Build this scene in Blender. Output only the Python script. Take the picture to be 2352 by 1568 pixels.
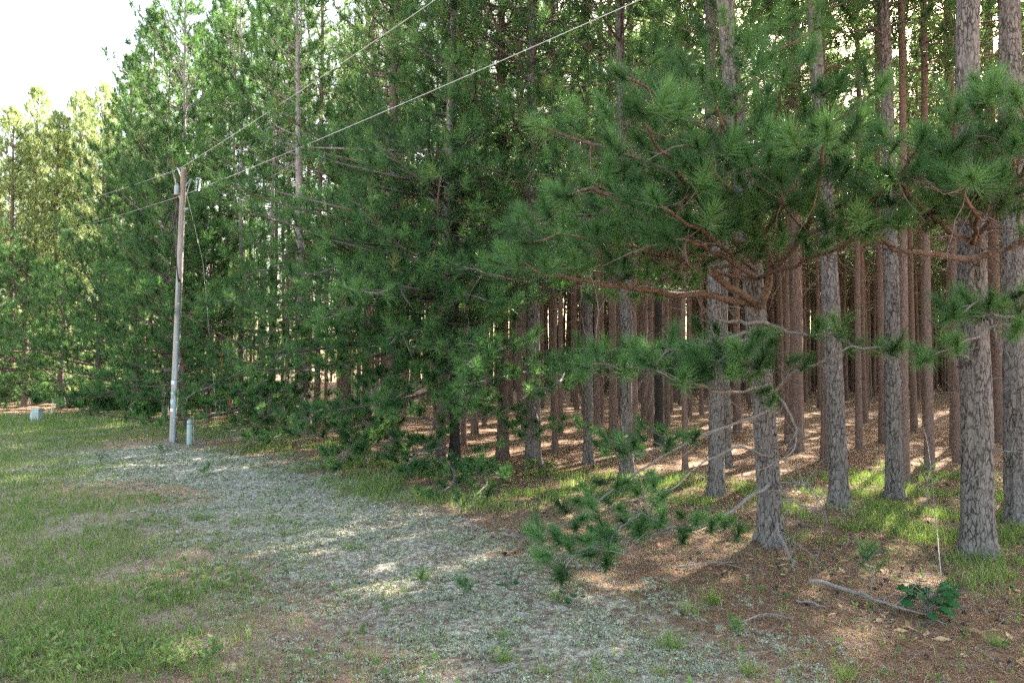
import bpy, math, random
import numpy as np
from mathutils import Vector

for o in list(bpy.data.objects):
    bpy.data.objects.remove(o)
R = math.radians
sc = bpy.context.scene
COL = sc.collection

# ------------------------------------------------------------------ camera, sky, sun, exposure
CAM_H, PITCH = 2.4, math.atan(46 / 1568)
cam_d = bpy.data.cameras.new('camera'); cam_d.lens = 24; cam_d.sensor_width = 36
cam_d.clip_start = 0.05; cam_d.clip_end = 3000
cam = bpy.data.objects.new('camera', cam_d); COL.objects.link(cam)
cam.location = (0, 0, CAM_H); cam.rotation_euler = (R(90) + PITCH, 0, 0)
sc.camera = cam

SUN_AZ, SUN_EL = R(40), R(37)
world = bpy.data.worlds.new('World'); sc.world = world; world.use_nodes = True
wn = world.node_tree.nodes; wl = world.node_tree.links
for n in list(wn): wn.remove(n)
wo = wn.new('ShaderNodeOutputWorld'); bg = wn.new('ShaderNodeBackground')
sky = wn.new('ShaderNodeTexSky'); sky.sky_type = 'NISHITA'; sky.sun_disc = False
sky.sun_elevation = SUN_EL; sky.sun_rotation = SUN_AZ; sky.air_density = 1.0
sky.dust_density = 3.0; sky.ozone_density = 1.0
bg.inputs['Strength'].default_value = 0.12
wm = wn.new('ShaderNodeMix'); wm.data_type = 'RGBA'; wm.blend_type = 'MULTIPLY'; wm.inputs['Factor'].default_value = 1
wm.inputs['B'].default_value = (1.0, .87, .69, 1)      # the camera's warm white balance
wl.new(sky.outputs[0], wm.inputs['A']); wl.new(wm.outputs['Result'], bg.inputs['Color']); wl.new(bg.outputs[0], wo.inputs['Surface'])

sd = bpy.data.lights.new('sun', 'SUN'); sd.energy = 5.0; sd.angle = R(0.5); sd.color = (1.0, 0.93, 0.80)
sun = bpy.data.objects.new('sun', sd); COL.objects.link(sun)
sdir = Vector((math.sin(SUN_AZ) * math.cos(SUN_EL), math.cos(SUN_AZ) * math.cos(SUN_EL), math.sin(SUN_EL)))
sun.rotation_euler = sdir.to_track_quat('Z', 'Y').to_euler()
sun.location = sdir * 60

sc.view_settings.view_transform = 'Standard'; sc.view_settings.look = 'None'
sc.view_settings.exposure = 3.52; sc.view_settings.gamma = 1.0
sc.cycles.max_bounces = 6; sc.cycles.diffuse_bounces = 4; sc.cycles.glossy_bounces = 2
sc.cycles.transmission_bounces = 3; sc.cycles.transparent_max_bounces = 4
sc.cycles.caustics_reflective = False; sc.cycles.caustics_refractive = False
sc.cycles.use_adaptive_sampling = True; sc.cycles.adaptive_threshold = 0.01
sc.cycles.use_denoising = False
sc.cycles.sample_clamp_indirect = 6

# ------------------------------------------------------------------ small helpers
F, CX, CY = 1568.0, 1176.0, 784.0

def at(px, py, Y):
    """world point seen at (px, py) of the 2352 px wide photo at depth Y"""
    a, b = (px - CX) / F, (CY - py) / F
    d = np.array([a, math.cos(PITCH) - b * math.sin(PITCH), math.sin(PITCH) + b * math.cos(PITCH)])
    p = d * (Y / d[1]); p[2] += CAM_H
    return p

def ground_at(px, py):
    a, b = (px - CX) / F, (CY - py) / F
    d = np.array([a, math.cos(PITCH) - b * math.sin(PITCH), math.sin(PITCH) + b * math.cos(PITCH)])
    return d[0] * (-CAM_H / d[2]), d[1] * (-CAM_H / d[2])

_rs = np.random.RandomState(5)
_T = _rs.rand(256, 256)
def vnoise(x, y):
    xi, yi = np.floor(x).astype(int), np.floor(y).astype(int)
    fx, fy = x - xi, y - yi
    fx = fx * fx * (3 - 2 * fx); fy = fy * fy * (3 - 2 * fy)
    a = _T[xi & 255, yi & 255]; b = _T[(xi + 1) & 255, yi & 255]
    c = _T[xi & 255, (yi + 1) & 255]; d = _T[(xi + 1) & 255, (yi + 1) & 255]
    return (a * (1 - fx) + b * fx) * (1 - fy) + (c * (1 - fx) + d * fx) * fy
def fbm(x, y, o=4):
    s = 0; A = .5; t = 0
    for i in range(o):
        s = s + A * vnoise(x * 2 ** i + 17.3 * i, y * 2 ** i + 9.1 * i); t += A; A *= .5
    return s / t
def gz(x, y):
    x = np.asarray(x, float); y = np.asarray(y, float)
    return (fbm(x * .25 + 40, y * .25 + 40, 3) - .5) * .22 + (fbm(x * 1.7 + 9, y * 1.7 + 3, 2) - .5) * .05

def norm(v):
    return v / np.maximum(np.linalg.norm(v, axis=-1, keepdims=True), 1e-9)

def tag(o, label=None, cat=None, group=None, kind=None):
    if label: o['label'] = label
    if cat: o['category'] = cat
    if group: o['group'] = group
    if kind: o['kind'] = kind
    return o

def link(name, me, mat=None, parent=None):
    o = bpy.data.objects.new(name, me); COL.objects.link(o)
    if mat is not None and me is not None and not me.materials: me.materials.append(mat)
    if parent is not None: o.parent = parent
    return o

def empty(name, loc=(0, 0, 0), rz=0):
    o = bpy.data.objects.new(name, None); COL.objects.link(o)
    o.location = loc; o.rotation_euler = (0, 0, rz); o.empty_display_size = .2
    return o

def tri_mesh(name, V, tint=None):
    """V (n,3,3) triangles"""
    n = len(V); me = bpy.data.meshes.new(name)
    me.vertices.add(n * 3); me.vertices.foreach_set('co', V.reshape(-1).astype(np.float32))
    me.loops.add(n * 3); me.loops.foreach_set('vertex_index', np.arange(n * 3, dtype=np.int32))
    me.polygons.add(n); me.polygons.foreach_set('loop_start', np.arange(0, n * 3, 3, dtype=np.int32))
    if tint is not None:
        a = me.attributes.new('tint', 'FLOAT', 'FACE'); a.data.foreach_set('value', tint.astype(np.float32))
    me.update(calc_edges=True)
    return me

def poly_mesh(name, V, Fq, smooth=True, tint=None):
    """V (n,3), Fq (m,k) all faces k-gons"""
    me = bpy.data.meshes.new(name); m, k = Fq.shape
    me.vertices.add(len(V)); me.vertices.foreach_set('co', np.asarray(V, np.float32).reshape(-1))
    me.loops.add(m * k); me.loops.foreach_set('vertex_index', Fq.reshape(-1).astype(np.int32))
    me.polygons.add(m); me.polygons.foreach_set('loop_start', np.arange(0, m * k, k, dtype=np.int32))
    me.polygons.foreach_set('use_smooth', np.full(m, smooth))
    if tint is not None:
        a = me.attributes.new('tint', 'FLOAT', 'FACE'); a.data.foreach_set('value', tint.astype(np.float32))
    me.update(calc_edges=True)
    return me

class Tubes:
    def __init__(s): s.V = []; s.F = []; s.n = 0
    def add(s, P, rad, sides=5, cap=True):
        P = np.asarray(P, float); rad = np.broadcast_to(np.asarray(rad, float), (len(P),))
        k = len(P); T = np.empty_like(P)
        T[1:-1] = P[2:] - P[:-2]; T[0] = P[1] - P[0]; T[-1] = P[-1] - P[-2]
        T = norm(T); ref = np.array([0, 0, 1.]) if abs(T[0, 2]) < .8 else np.array([1., 0, 0])
        U = norm(np.cross(T, ref)); W = np.cross(T, U)
        a = np.arange(sides) * 2 * math.pi / sides
        ring = P[:, None] + rad[:, None, None] * (U[:, None] * np.cos(a)[None, :, None] + W[:, None] * np.sin(a)[None, :, None])
        s.V.append(ring.reshape(-1, 3))
        i = np.arange(k - 1)[:, None] * sides; j = np.arange(sides)[None]; j2 = (j + 1) % sides
        s.F.append((np.stack([i + j, i + sides + j, i + sides + j2, i + j2], -1).reshape(-1, 4)) + s.n)
        s.n += k * sides
        if cap:
            s.V.append(P[[0, -1]]); b = s.n - k * sides; e = b + (k - 1) * sides; jj = np.arange(sides); c = s.n
            # end caps as degenerate-free quads are awkward: close with thin fans of quads in pairs
            jn = (jj + 1) % sides
            mid = (P[-1] + ring[-1]) / 2
            s.V.append(mid); m0 = s.n + 2
            s.F.append(np.stack([e + jj, m0 + jj, m0 + jn, e + jn], -1)[:, ::-1])
            s.n += 2 + sides
    def raw(s, V, Fq): s.V.append(np.asarray(V, float)); s.F.append(np.asarray(Fq) + s.n); s.n += len(V)
    def mesh(s, name): return poly_mesh(name, np.concatenate(s.V), np.concatenate(s.F))

def smooth_path(P, k=4):
    P = np.asarray(P, float)
    if len(P) < 3: return np.array([P[0] + (P[-1] - P[0]) * t for t in np.linspace(0, 1, k + 1)])
    Q = np.vstack([2 * P[0] - P[1], P, 2 * P[-1] - P[-2]]); out = []
    for i in range(1, len(Q) - 2):
        for t in np.arange(k) / k:
            a, b, c, d = Q[i - 1], Q[i], Q[i + 1], Q[i + 2]
            out.append(.5 * ((2 * b) + (c - a) * t + (2 * a - 5 * b + 4 * c - d) * t * t + (3 * b - a - 3 * c + d) * t ** 3))
    out.append(P[-1]); return np.array(out)

def along(P, t):
    seg = np.linalg.norm(np.diff(P, axis=0), axis=1); L = np.concatenate([[0], np.cumsum(seg)]); s = t * L[-1]
    i = min(max(np.searchsorted(L, s, side='right') - 1, 0), len(P) - 2)
    f = (s - L[i]) / max(seg[i], 1e-9)
    return P[i] * (1 - f) + P[i + 1] * f, norm(P[i + 1] - P[i]), i

# ------------------------------------------------------------------ materials
def nt(name):
    m = bpy.data.materials.new(name); m.use_nodes = True; t = m.node_tree
    for n in list(t.nodes): t.nodes.remove(n)
    out = t.nodes.new('ShaderNodeOutputMaterial')
    return m, t, t.nodes, t.links, out

def ramp(N, stops):
    r = N.new('ShaderNodeValToRGB'); e = r.color_ramp.elements
    while len(e) < len(stops): e.new(.5)
    for i, (p, c) in enumerate(stops): e[i].position = p; e[i].color = (*c, 1)
    return r

def leaf_mat(name, stops, transl=.35, tcol=(.16, .30, .05), rough=.5, spec=.35):
    m, t, N, L, out = nt(name)
    a = N.new('ShaderNodeAttribute'); a.attribute_name = 'tint'
    r = ramp(N, stops); L.new(a.outputs['Fac'], r.inputs['Fac'])
    p = N.new('ShaderNodeBsdfPrincipled'); p.inputs['Roughness'].default_value = rough
    p.inputs['Specular IOR Level'].default_value = spec
    L.new(r.outputs['Color'], p.inputs['Base Color'])
    tr = N.new('ShaderNodeBsdfTranslucent'); mx = N.new('ShaderNodeMixShader'); mx.inputs[0].default_value = transl
    mc = N.new('ShaderNodeMix'); mc.data_type = 'RGBA'; mc.inputs['Factor'].default_value = .6
    L.new(r.outputs['Color'], mc.inputs['A']); mc.inputs['B'].default_value = (*tcol, 1)
    L.new(mc.outputs['Result'], tr.inputs['Color'])
    L.new(p.outputs[0], mx.inputs[1]); L.new(tr.outputs[0], mx.inputs[2]); L.new(mx.outputs[0], out.inputs['Surface'])
    return m

M_NEEDLE = leaf_mat('pine_needles', [(0, (.013, .048, .020)), (.4, (.050, .145, .050)), (.85, (.135, .28, .090)), (.95, (.22, .30, .09)), (1, (.24, .19, .09))], .34)
M_NEEDLE_FAR = leaf_mat('pine_needles_far', [(0, (.012, .044, .018)), (.4, (.044, .125, .044)), (.80, (.10, .22, .08)), (.95, (.15, .23, .08)), (1, (.22, .18, .09))], .34, (.22, .34, .08))
M_NEEDLE_PAINTED_SUN = leaf_mat('pale_needles_painted_sun', [(0, (.13, .19, .07)), (.6, (.24, .32, .12)), (1, (.34, .39, .18))], .5, (.56, .66, .28))  # pale pine species, with sunlight painted into its colour and translucency
M_GRASS = leaf_mat('grass_blades', [(0, (.05, .11, .03)), (.4, (.11, .205, .05)), (.66, (.21, .29, .085)), (.85, (.34, .30, .17)), (1, (.42, .36, .24))], .4, (.25, .36, .05), .6, .2)
M_BROAD = leaf_mat('oak_leaves', [(0, (.016, .075, .028)), (1, (.035, .12, .04))], .3, (.12, .28, .04), .7, .12)
M_DRY = leaf_mat('dead_needles', [(0, (.10, .052, .034)), (.5, (.20, .11, .065)), (1, (.37, .26, .17))], .15, (.3, .2, .12), .8, .1)
M_OAKDRY = leaf_mat('dry_oak_leaves', [(0, (.28, .17, .09)), (1, (.48, .34, .20))], .2, (.4, .26, .12), .7, .2)

def bark_mat(name, plate1, plate2, furrow, sc_xy=13, sc_z=3.2, bump=.7, low=None):
    m, t, N, L, out = nt(name)
    tc = N.new('ShaderNodeTexCoord'); oi = N.new('ShaderNodeObjectInfo')
    add = N.new('ShaderNodeVectorMath'); add.operation = 'ADD'
    mul = N.new('ShaderNodeVectorMath'); mul.operation = 'SCALE'; mul.inputs[0].default_value = (31, 17, 53)
    L.new(oi.outputs['Random'], mul.inputs['Scale'])
    L.new(tc.outputs['Object'], add.inputs[0]); L.new(mul.outputs[0], add.inputs[1])
    mp = N.new('ShaderNodeMapping'); mp.inputs['Scale'].default_value = (sc_xy * 1.6, sc_xy * 1.6, sc_z * 1.7)
    L.new(add.outputs[0], mp.inputs['Vector'])
    nz = N.new('ShaderNodeTexNoise'); nz.inputs['Scale'].default_value = .9; nz.inputs['Detail'].default_value = 4
    L.new(mp.outputs[0], nz.inputs['Vector'])
    dis = N.new('ShaderNodeVectorMath'); dis.operation = 'MULTIPLY_ADD'; dis.inputs[1].default_value = (1.7, 1.7, 1.7)
    L.new(nz.outputs['Color'], dis.inputs[0]); L.new(mp.outputs[0], dis.inputs[2])
    vo = N.new('ShaderNodeTexVoronoi'); vo.feature = 'DISTANCE_TO_EDGE'; L.new(dis.outputs[0], vo.inputs['Vector'])
    vo.inputs['Scale'].default_value = 1
    n3 = N.new('ShaderNodeTexNoise'); n3.inputs['Scale'].default_value = .45; n3.inputs['Detail'].default_value = 3
    L.new(mp.outputs[0], n3.inputs['Vector'])
    m3 = N.new('ShaderNodeMath'); m3.operation = 'MULTIPLY_ADD'; m3.inputs[1].default_value = .22; L.new(n3.outputs['Fac'], m3.inputs[0]); L.new(vo.outputs['Distance'], m3.inputs[2])
    m4 = N.new('ShaderNodeMath'); m4.operation = 'SUBTRACT'; m4.inputs[1].default_value = .09; L.new(m3.outputs[0], m4.inputs[0])
    vr = ramp(N, [(0, (0, 0, 0)), (.035, (.5, .5, .5)), (.10, (1, 1, 1))]); L.new(m4.outputs[0], vr.inputs['Fac'])
    n2 = N.new('ShaderNodeTexNoise'); n2.inputs['Scale'].default_value = 1.1; n2.inputs['Detail'].default_value = 6; n2.inputs['Roughness'].default_value = .7
    mp2 = N.new('ShaderNodeMapping'); mp2.inputs['Scale'].default_value = (sc_xy * 1.8, sc_xy * 1.8, sc_z * 3.6); L.new(add.outputs[0], mp2.inputs['Vector'])
    L.new(mp2.outputs[0], n2.inputs['Vector'])
    cr = ramp(N, [(.35, plate1), (.65, plate2)]); L.new(n2.outputs['Fac'], cr.inputs['Fac'])
    mx = N.new('ShaderNodeMix'); mx.data_type = 'RGBA'; mx.inputs['A'].default_value = (*furrow, 1)
    L.new(vr.outputs['Color'], mx.inputs['Factor']); L.new(cr.outputs['Color'], mx.inputs['B'])
    p = N.new('ShaderNodeBsdfPrincipled'); p.inputs['Roughness'].default_value = .9; p.inputs['Specular IOR Level'].default_value = .15
    colour = mx.outputs['Result']
    if low:      # rough brown-grey bark on the lower stem, pale flaky bark higher up
        sx = N.new('ShaderNodeSeparateXYZ'); L.new(tc.outputs['Object'], sx.inputs[0]); zr = N.new('ShaderNodeMapRange')
        zr.inputs['From Min'].default_value = low[0]; zr.inputs['From Max'].default_value = low[1]; zr.inputs['To Min'].default_value = 1; zr.inputs['To Max'].default_value = 0
        L.new(sx.outputs['Z'], zr.inputs['Value']); mz = N.new('ShaderNodeMix'); mz.data_type = 'RGBA'; mz.blend_type = 'MULTIPLY'
        L.new(zr.outputs[0], mz.inputs['Factor']); L.new(colour, mz.inputs['A']); mz.inputs['B'].default_value = (.50, .42, .38, 1); colour = mz.outputs['Result']
    L.new(colour, p.inputs['Base Color'])
    bm = N.new('ShaderNodeBump'); bm.inputs['Strength'].default_value = bump; bm.inputs['Distance'].default_value = .03
    ma = N.new('ShaderNodeMath'); ma.operation = 'MULTIPLY_ADD'; ma.inputs[1].default_value = .35
    L.new(n2.outputs['Fac'], ma.inputs[0]); L.new(vr.outputs['Color'], ma.inputs[2]); L.new(ma.outputs[0], bm.inputs['Height'])
    L.new(bm.outputs[0], p.inputs['Normal']); L.new(p.outputs[0], out.inputs['Surface'])
    return m

M_BARK = bark_mat('grey_pine_bark', (.115, .100, .092), (.235, .210, .198), (.05, .038, .033), 13, 3.2, .9)
M_BARK_PALE = bark_mat('pale_upper_bark', (.27, .24, .245), (.43, .39, .40), (.10, .08, .08), 18, 7, .4, (3.5, 8.5))
M_BARK_MID = bark_mat('grey_brown_pine_bark', (.12, .085, .075), (.22, .165, .15), (.06, .038, .032), 16, 5)
M_BARK_RED = bark_mat('reddish_pine_bark', (.14, .095, .08), (.26, .185, .16), (.07, .045, .038), 20, 6, .5)
M_BARK_ORANGE = bark_mat('orange_limb_bark', (.13, .095, .078), (.26, .185, .15), (.05, .035, .028), 22, 9, .6)
M_BARK_DARK = bark_mat('blackish_bark', (.035, .03, .028), (.075, .065, .06), (.01, .009, .008), 20, 6, .4)
M_TWIG = bark_mat('weathered_twig', (.14, .12, .11), (.32, .285, .265), (.07, .06, .055), 40, 12, .3)

def plain(name, c1, c2, scale=8, rough=.6, metal=0, spec=.4, stretch=(1, 1, 1), bump=.1):
    m, t, N, L, out = nt(name)
    tc = N.new('ShaderNodeTexCoord'); mp = N.new('ShaderNodeMapping'); mp.inputs['Scale'].default_value = stretch
    L.new(tc.outputs['Object'], mp.inputs[0])
    n = N.new('ShaderNodeTexNoise'); n.inputs['Scale'].default_value = scale; n.inputs['Detail'].default_value = 6
    L.new(mp.outputs[0], n.inputs['Vector']); r = ramp(N, [(.3, c1), (.7, c2)]); L.new(n.outputs['Fac'], r.inputs['Fac'])
    p = N.new('ShaderNodeBsdfPrincipled'); p.inputs['Roughness'].default_value = rough; p.inputs['Metallic'].default_value = metal
    p.inputs['Specular IOR Level'].default_value = spec
    L.new(r.outputs['Color'], p.inputs['Base Color'])
    b = N.new('ShaderNodeBump'); b.inputs['Strength'].default_value = bump; b.inputs['Distance'].default_value = .02
    L.new(n.outputs['Fac'], b.inputs['Height']); L.new(b.outputs[0], p.inputs['Normal'])
    L.new(p.outputs[0], out.inputs['Surface'])
    return m

# ------------------------------------------------------------------ ground zones (in plan)
def plan(pts): return np.array([ground_at(*p) for p in pts])
LICHEN = plan([(150, 1040), (350, 1012), (520, 1040), (800, 1105), (980, 1185), (1150, 1290), (1300, 1330), (1420, 1390),
               (1620, 1440), (1900, 1568), (1950, 1700), (850, 1700), (900, 1568), (850, 1450), (760, 1370), (560, 1290), (420, 1200), (330, 1130), (150, 1080)])
GRASSY = plan([(-900, 950), (300, 955), (620, 985), (600, 1010), (330, 1010), (160, 1035), (200, 1090), (330, 1150), (430, 1240), (560, 1330),
               (700, 1400), (760, 1700), (-1500, 1700)])
EDGE_GRASS = plan([(500, 1030), (700, 1000), (900, 1075), (1100, 1065), (1300, 1080), (1480, 1085), (1620, 1105), (1800, 1110), (1990, 1075), (2200, 1080), (2352, 1130),
                   (2500, 1250), (2352, 1400), (2200, 1290), (2000, 1240), (1840, 1230), (1700, 1180), (1500, 1150), (1300, 1170), (1000, 1160), (800, 1130), (640, 1060)])
SAND = [plan([(60, 1115), (300, 1105), (520, 1130), (450, 1165), (250, 1160), (110, 1145)]),
        plan([(350, 1285), (470, 1270), (540, 1310), (480, 1345), (380, 1345)]),
        plan([(640, 1500), (830, 1450), (960, 1480), (940, 1530), (760, 1568), (600, 1560)]),
        plan([(140, 1015), (300, 990), (400, 985), (420, 1000), (280, 1030)])]

def inside(poly, x, y):
    c = np.zeros(x.shape, bool); n = len(poly)
    for i in range(n):
        x1, y1 = poly[i]; x2, y2 = poly[(i + 1) % n]
        if y1 == y2: continue
        c ^= ((y1 > y) != (y2 > y)) & (x < (x2 - x1) * (y - y1) / (y2 - y1) + x1)
    return c
def soft(poly, x, y, w=.5):
    s = np.zeros(x.shape); k = 0
    for dx, dy in ((0, 0), (1, 0), (-1, 0), (0, 1), (0, -1), (.7, .7), (-.7, -.7), (.7, -.7), (-.7, .7)):
        s += inside(poly, x + dx * w + (fbm(x * 1.1, y * 1.1) - .5) * 2 * w, y + dy * w + (fbm(x * 1.1 + 50, y * 1.1) - .5) * 2 * w); k += 1
    return s / k
EX = np.array([-200, -60, -45, -30, -22, -16, -12, -7, -3, .5, 3.5, 5.9, 9, 14, 20, 60])
EY = np.array([120, 60, 52, 44, 37, 30.5, 26.5, 22.0, 17.5, 14.5, 9.2, 7.6, 5, -2, -10, -60])
def edge(x): return np.interp(x, EX, EY)
def zones(x, y):
    li = soft(LICHEN, x, y, .9); gr = soft(GRASSY, x, y, .9); eg = soft(EDGE_GRASS, x, y, .5)
    sa = np.max([soft(p, x, y, .35) for p in SAND], axis=0)
    return li, gr, eg, sa

# ground sheet: fine near the camera, coarse to the horizon
def axis(lo, hi, fine, far, ratio=1.35):
    a = list(np.arange(lo, hi + fine, fine)); s = fine
    while a[-1] < far: s *= ratio; a.append(a[-1] + s)
    s = fine
    while a[0] > -far: s *= ratio; a.insert(0, a[0] - s)
    return np.array(a)
gx = axis(-26, 16, .11, 1500); gy = axis(2, 42, .11, 1500)
X, Y = np.meshgrid(gx, gy, indexing='ij')
li, gr, eg, sa = zones(X.ravel(), Y.ravel())
Z = gz(X, Y) + (fbm(X * 6, Y * 6, 2) - .5) * .05 * np.clip(li.reshape(X.shape) + .25, 0, 1)
V = np.stack([X, Y, Z], -1).reshape(-1, 3); ni, nj = X.shape
idx = np.arange(ni * nj).reshape(ni, nj)
Fq = np.stack([idx[:-1, :-1], idx[1:, :-1], idx[1:, 1:], idx[:-1, 1:]], -1).reshape(-1, 4)
me = poly_mesh('ground', V, Fq)
ca = me.color_attributes.new('zones', 'FLOAT_COLOR', 'POINT')
ca.data.foreach_set('color', np.stack([li, gr, sa, eg], -1).astype(np.float32).ravel())
m, t, N, L, out = nt('forest_ground')
at_ = N.new('ShaderNodeVertexColor'); at_.layer_name = 'zones'
sep = N.new('ShaderNodeSeparateColor'); L.new(at_.outputs['Color'], sep.inputs[0])
tc = N.new('ShaderNodeTexCoord')
def gnoise(s, d=6, r=.6):
    n = N.new('ShaderNodeTexNoise'); n.inputs['Scale'].default_value = s; n.inputs['Detail'].default_value = d; n.inputs['Roughness'].default_value = r
    L.new(tc.outputs['Object'], n.inputs['Vector']); return n
def gmix(f, a, b):
    x = N.new('ShaderNodeMix'); x.data_type = 'RGBA'
    L.new(f, x.inputs['Factor']); L.new(a, x.inputs['A']); L.new(b, x.inputs['B']); return x.outputs['Result']
n_f, n_m, n_l = gnoise(38, 8, .75), gnoise(6, 6), gnoise(.9, 4)
litter = ramp(N, [(.32, (.075, .045, .032)), (.48, (.20, .125, .085)), (.66, (.39, .27, .19))]); L.new(n_f.outputs['Fac'], litter.inputs['Fac'])
n_li = gnoise(16, 9, .78)
lich = ramp(N, [(.40, (.10, .085, .07)), (.49, (.26, .24, .195)), (.60, (.54, .55, .44))]); L.new(n_li.outputs['Fac'], lich.inputs['Fac'])
soil = ramp(N, [(.34, (.12, .095, .07)), (.48, (.26, .21, .16)), (.64, (.44, .37, .29))]); L.new(n_f.outputs['Fac'], soil.inputs['Fac'])
sand = ramp(N, [(.3, (.26, .16, .11)), (.7, (.46, .32, .23))]); L.new(n_f.outputs['Fac'], sand.inputs['Fac'])
def mask(ch, lo, hi, amt=.5):
    ma = N.new('ShaderNodeMath'); ma.operation = 'MULTIPLY_ADD'; ma.inputs[1].default_value = amt; L.new(n_m.outputs['Fac'], ma.inputs[0])
    sb = N.new('ShaderNodeMath'); sb.operation = 'SUBTRACT'; sb.inputs[1].default_value = amt * .5
    L.new(ch, ma.inputs[2]); L.new(ma.outputs[0], sb.inputs[0])
    mr = N.new('ShaderNodeMapRange'); mr.inputs['From Min'].default_value = lo; mr.inputs['From Max'].default_value = hi
    L.new(sb.outputs[0], mr.inputs['Value']); return mr.outputs[0]
c = gmix(mask(sep.outputs[1], .25, .75), litter.outputs[0], soil.outputs[0])
c = gmix(mask(sep.outputs[0],   .22, .62, 1.7), c, lich.outputs[0])
c = gmix(mask(sep.outputs[2], .3, .8), c, sand.outputs[0])
p = N.new('ShaderNodeBsdfPrincipled'); p.inputs['Roughness'].default_value = .95; p.inputs['Specular IOR Level'].default_value = .1
L.new(c, p.inputs['Base Color']); b = N.new('ShaderNodeBump'); b.inputs['Strength'].default_value = .8; b.inputs['Distance'].default_value = .03
L.new(n_f.outputs['Fac'], b.inputs['Height']); L.new(b.outputs[0], p.inputs['Normal']); L.new(p.outputs[0], out.inputs['Surface'])
tag(link('ground', me, m), kind='structure')

# ------------------------------------------------------------------ tree parts
def needles(name, P, D, S, n, rng, ln=.18, w=.004, up=.15, yellow=.025):
    """P, D (N,3) tuft places and directions, S (N,) sizes -> mesh of single needles, n per tuft"""
    Nn = len(P); D = norm(D)
    ref = np.where(np.abs(D[:, 2:3]) < .9, np.array([[0, 0, 1.]]), np.array([[1., 0, 0]]))
    U = norm(np.cross(D, ref)); W = np.cross(D, U)
    u = rng.rand(Nn, n); ph = rng.rand(Nn, n) * 2 * math.pi
    th = R(98) - u * R(84) + (rng.rand(Nn, n) - .5) * R(26)
    base = P[:, None] + D[:, None] * ((u - .85) * .16 * S[:, None])[..., None]
    side = U[:, None] * np.cos(ph)[..., None] + W[:, None] * np.sin(ph)[..., None]
    d = D[:, None] * np.cos(th)[..., None] + side * np.sin(th)[..., None] + np.array([0, 0, up])
    d = norm(d)
    l = ln * S[:, None] * (.75 + .4 * rng.rand(Nn, n))
    wv = norm(np.cross(d, rng.randn(Nn, n, 3))) * (w * .5)
    V = np.stack([base - wv, base + wv, base + d * l[..., None]], 2).reshape(-1, 3, 3)
    tt = np.clip(.86 * rng.rand(Nn) ** 1.25 + (rng.rand(Nn) < yellow) * .35, 0, 1)
    tint = np.clip(tt[:, None] + (rng.rand(Nn, n) - .5) * .16, 0, 1).ravel()
    return tri_mesh(name, V, tint)

def leafy(T, tufts, P, r0, t0, spacing, tl, rng, r1=.006, sides=5, s=1.0, upb=1.0, tw=True, twist=1.0):
    """wood of one branch along P plus its twigs; collects tufts"""
    n = len(P); rad = r0 * (1 - np.linspace(0, 1, n)) ** .8 + r1; T.add(P, rad, sides)
    Ltot = np.linalg.norm(np.diff(P, axis=0), axis=1).sum(); sgn = 1 if rng.rand() < .5 else -1
    t = t0 + .3 * spacing / Ltot * rng.rand()
    while t < .97:
        p, tan, i = along(P, t)
        side = norm(np.cross(tan, [0, 0, 1.]) + 1e-6) * sgn; sgn = -sgn
        a = R(38 + 22 * rng.rand()) * twist
        d = norm(tan * math.cos(a) + side * math.sin(a) + np.array([0, 0, (rng.rand() - .25) * .6]))
        l = tl * (.35 + .75 * (1 - (t - t0) / (1.0001 - t0))) * (.6 + .7 * rng.rand())
        q = p + d * l * .5 + np.array([0, 0, .03 * l]); e = p + d * l * .92 + np.array([0, 0, l * .28 * rng.rand()])
        if tw: T.add([p, q, e], [.006 + .004 * l, .005, .003], 3, cap=False)
        dd = norm(e - q + np.array([0, 0, upb * l * .6]))
        tufts.append((e, dd, s * (.8 + .45 * rng.rand())))
        k = int(l / (.42 * s))
        for j in range(k):
            f = (j + .6) / (k + .6); b = p * (1 - f) + e * f
            sd2 = norm(np.cross(d, [0, 0, 1.])) * (1 if j % 2 else -1)
            d3 = norm(d * .8 + sd2 * .8 + np.array([0, 0, upb * (.3 + rng.rand())]))
            l3 = .10 + .16 * rng.rand(); e3 = b + d3 * l3
            if tw: T.add([b, e3], [.004, .003], 3, cap=False)
            tufts.append((e3, d3, s * (.7 + .4 * rng.rand())))
        t += spacing / Ltot * (.7 + .6 * rng.rand())
    tufts.append((P[-1], norm(P[-1] - P[-2] + np.array([0, 0, .3 * upb * np.linalg.norm(P[-1] - P[-2])])), s * (1 + .3 * rng.rand())))

def dead_branch(T, p, d, l, rng, r=.012, droop=.25, forks=2):
    P = [p]; d = norm(np.asarray(d, float))
    for i in range(5):
        d = norm(d + rng.randn(3) * .16 + np.array([0, 0, -droop * .3])); P.append(P[-1] + d * l / 5)
    P = np.array(P); T.add(P, np.linspace(r, r * .25, 6), 4, cap=False)
    for j in range(forks):
        k = rng.randint(1, 5); d2 = norm(d + rng.randn(3) * .8)
        a = P[k]; l2 = l * .45 * rng.rand() + .08
        mid = a + d2 * l2 * .5; end = mid + norm(d2 + rng.randn(3) * .4 + np.array([0, 0, -.2])) * l2 * .5
        T.add([a, mid, end], [r * .5, r * .35, r * .15], 3, cap=False)

def trunk_points(h, lean=(0, 0), wob=.06, rng=None, k=14):
    z = np.linspace(0, h, k); P = np.zeros((k, 3)); P[:, 2] = z
    P[:, 0] = lean[0] * z; P[:, 1] = lean[1] * z
    if rng is not None:
        P[1:, 0] += np.cumsum(rng.randn(k - 1)) * wob * .3; P[1:, 1] += np.cumsum(rng.randn(k - 1)) * wob * .3
    P[0, 2] = -.35
    return P

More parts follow.
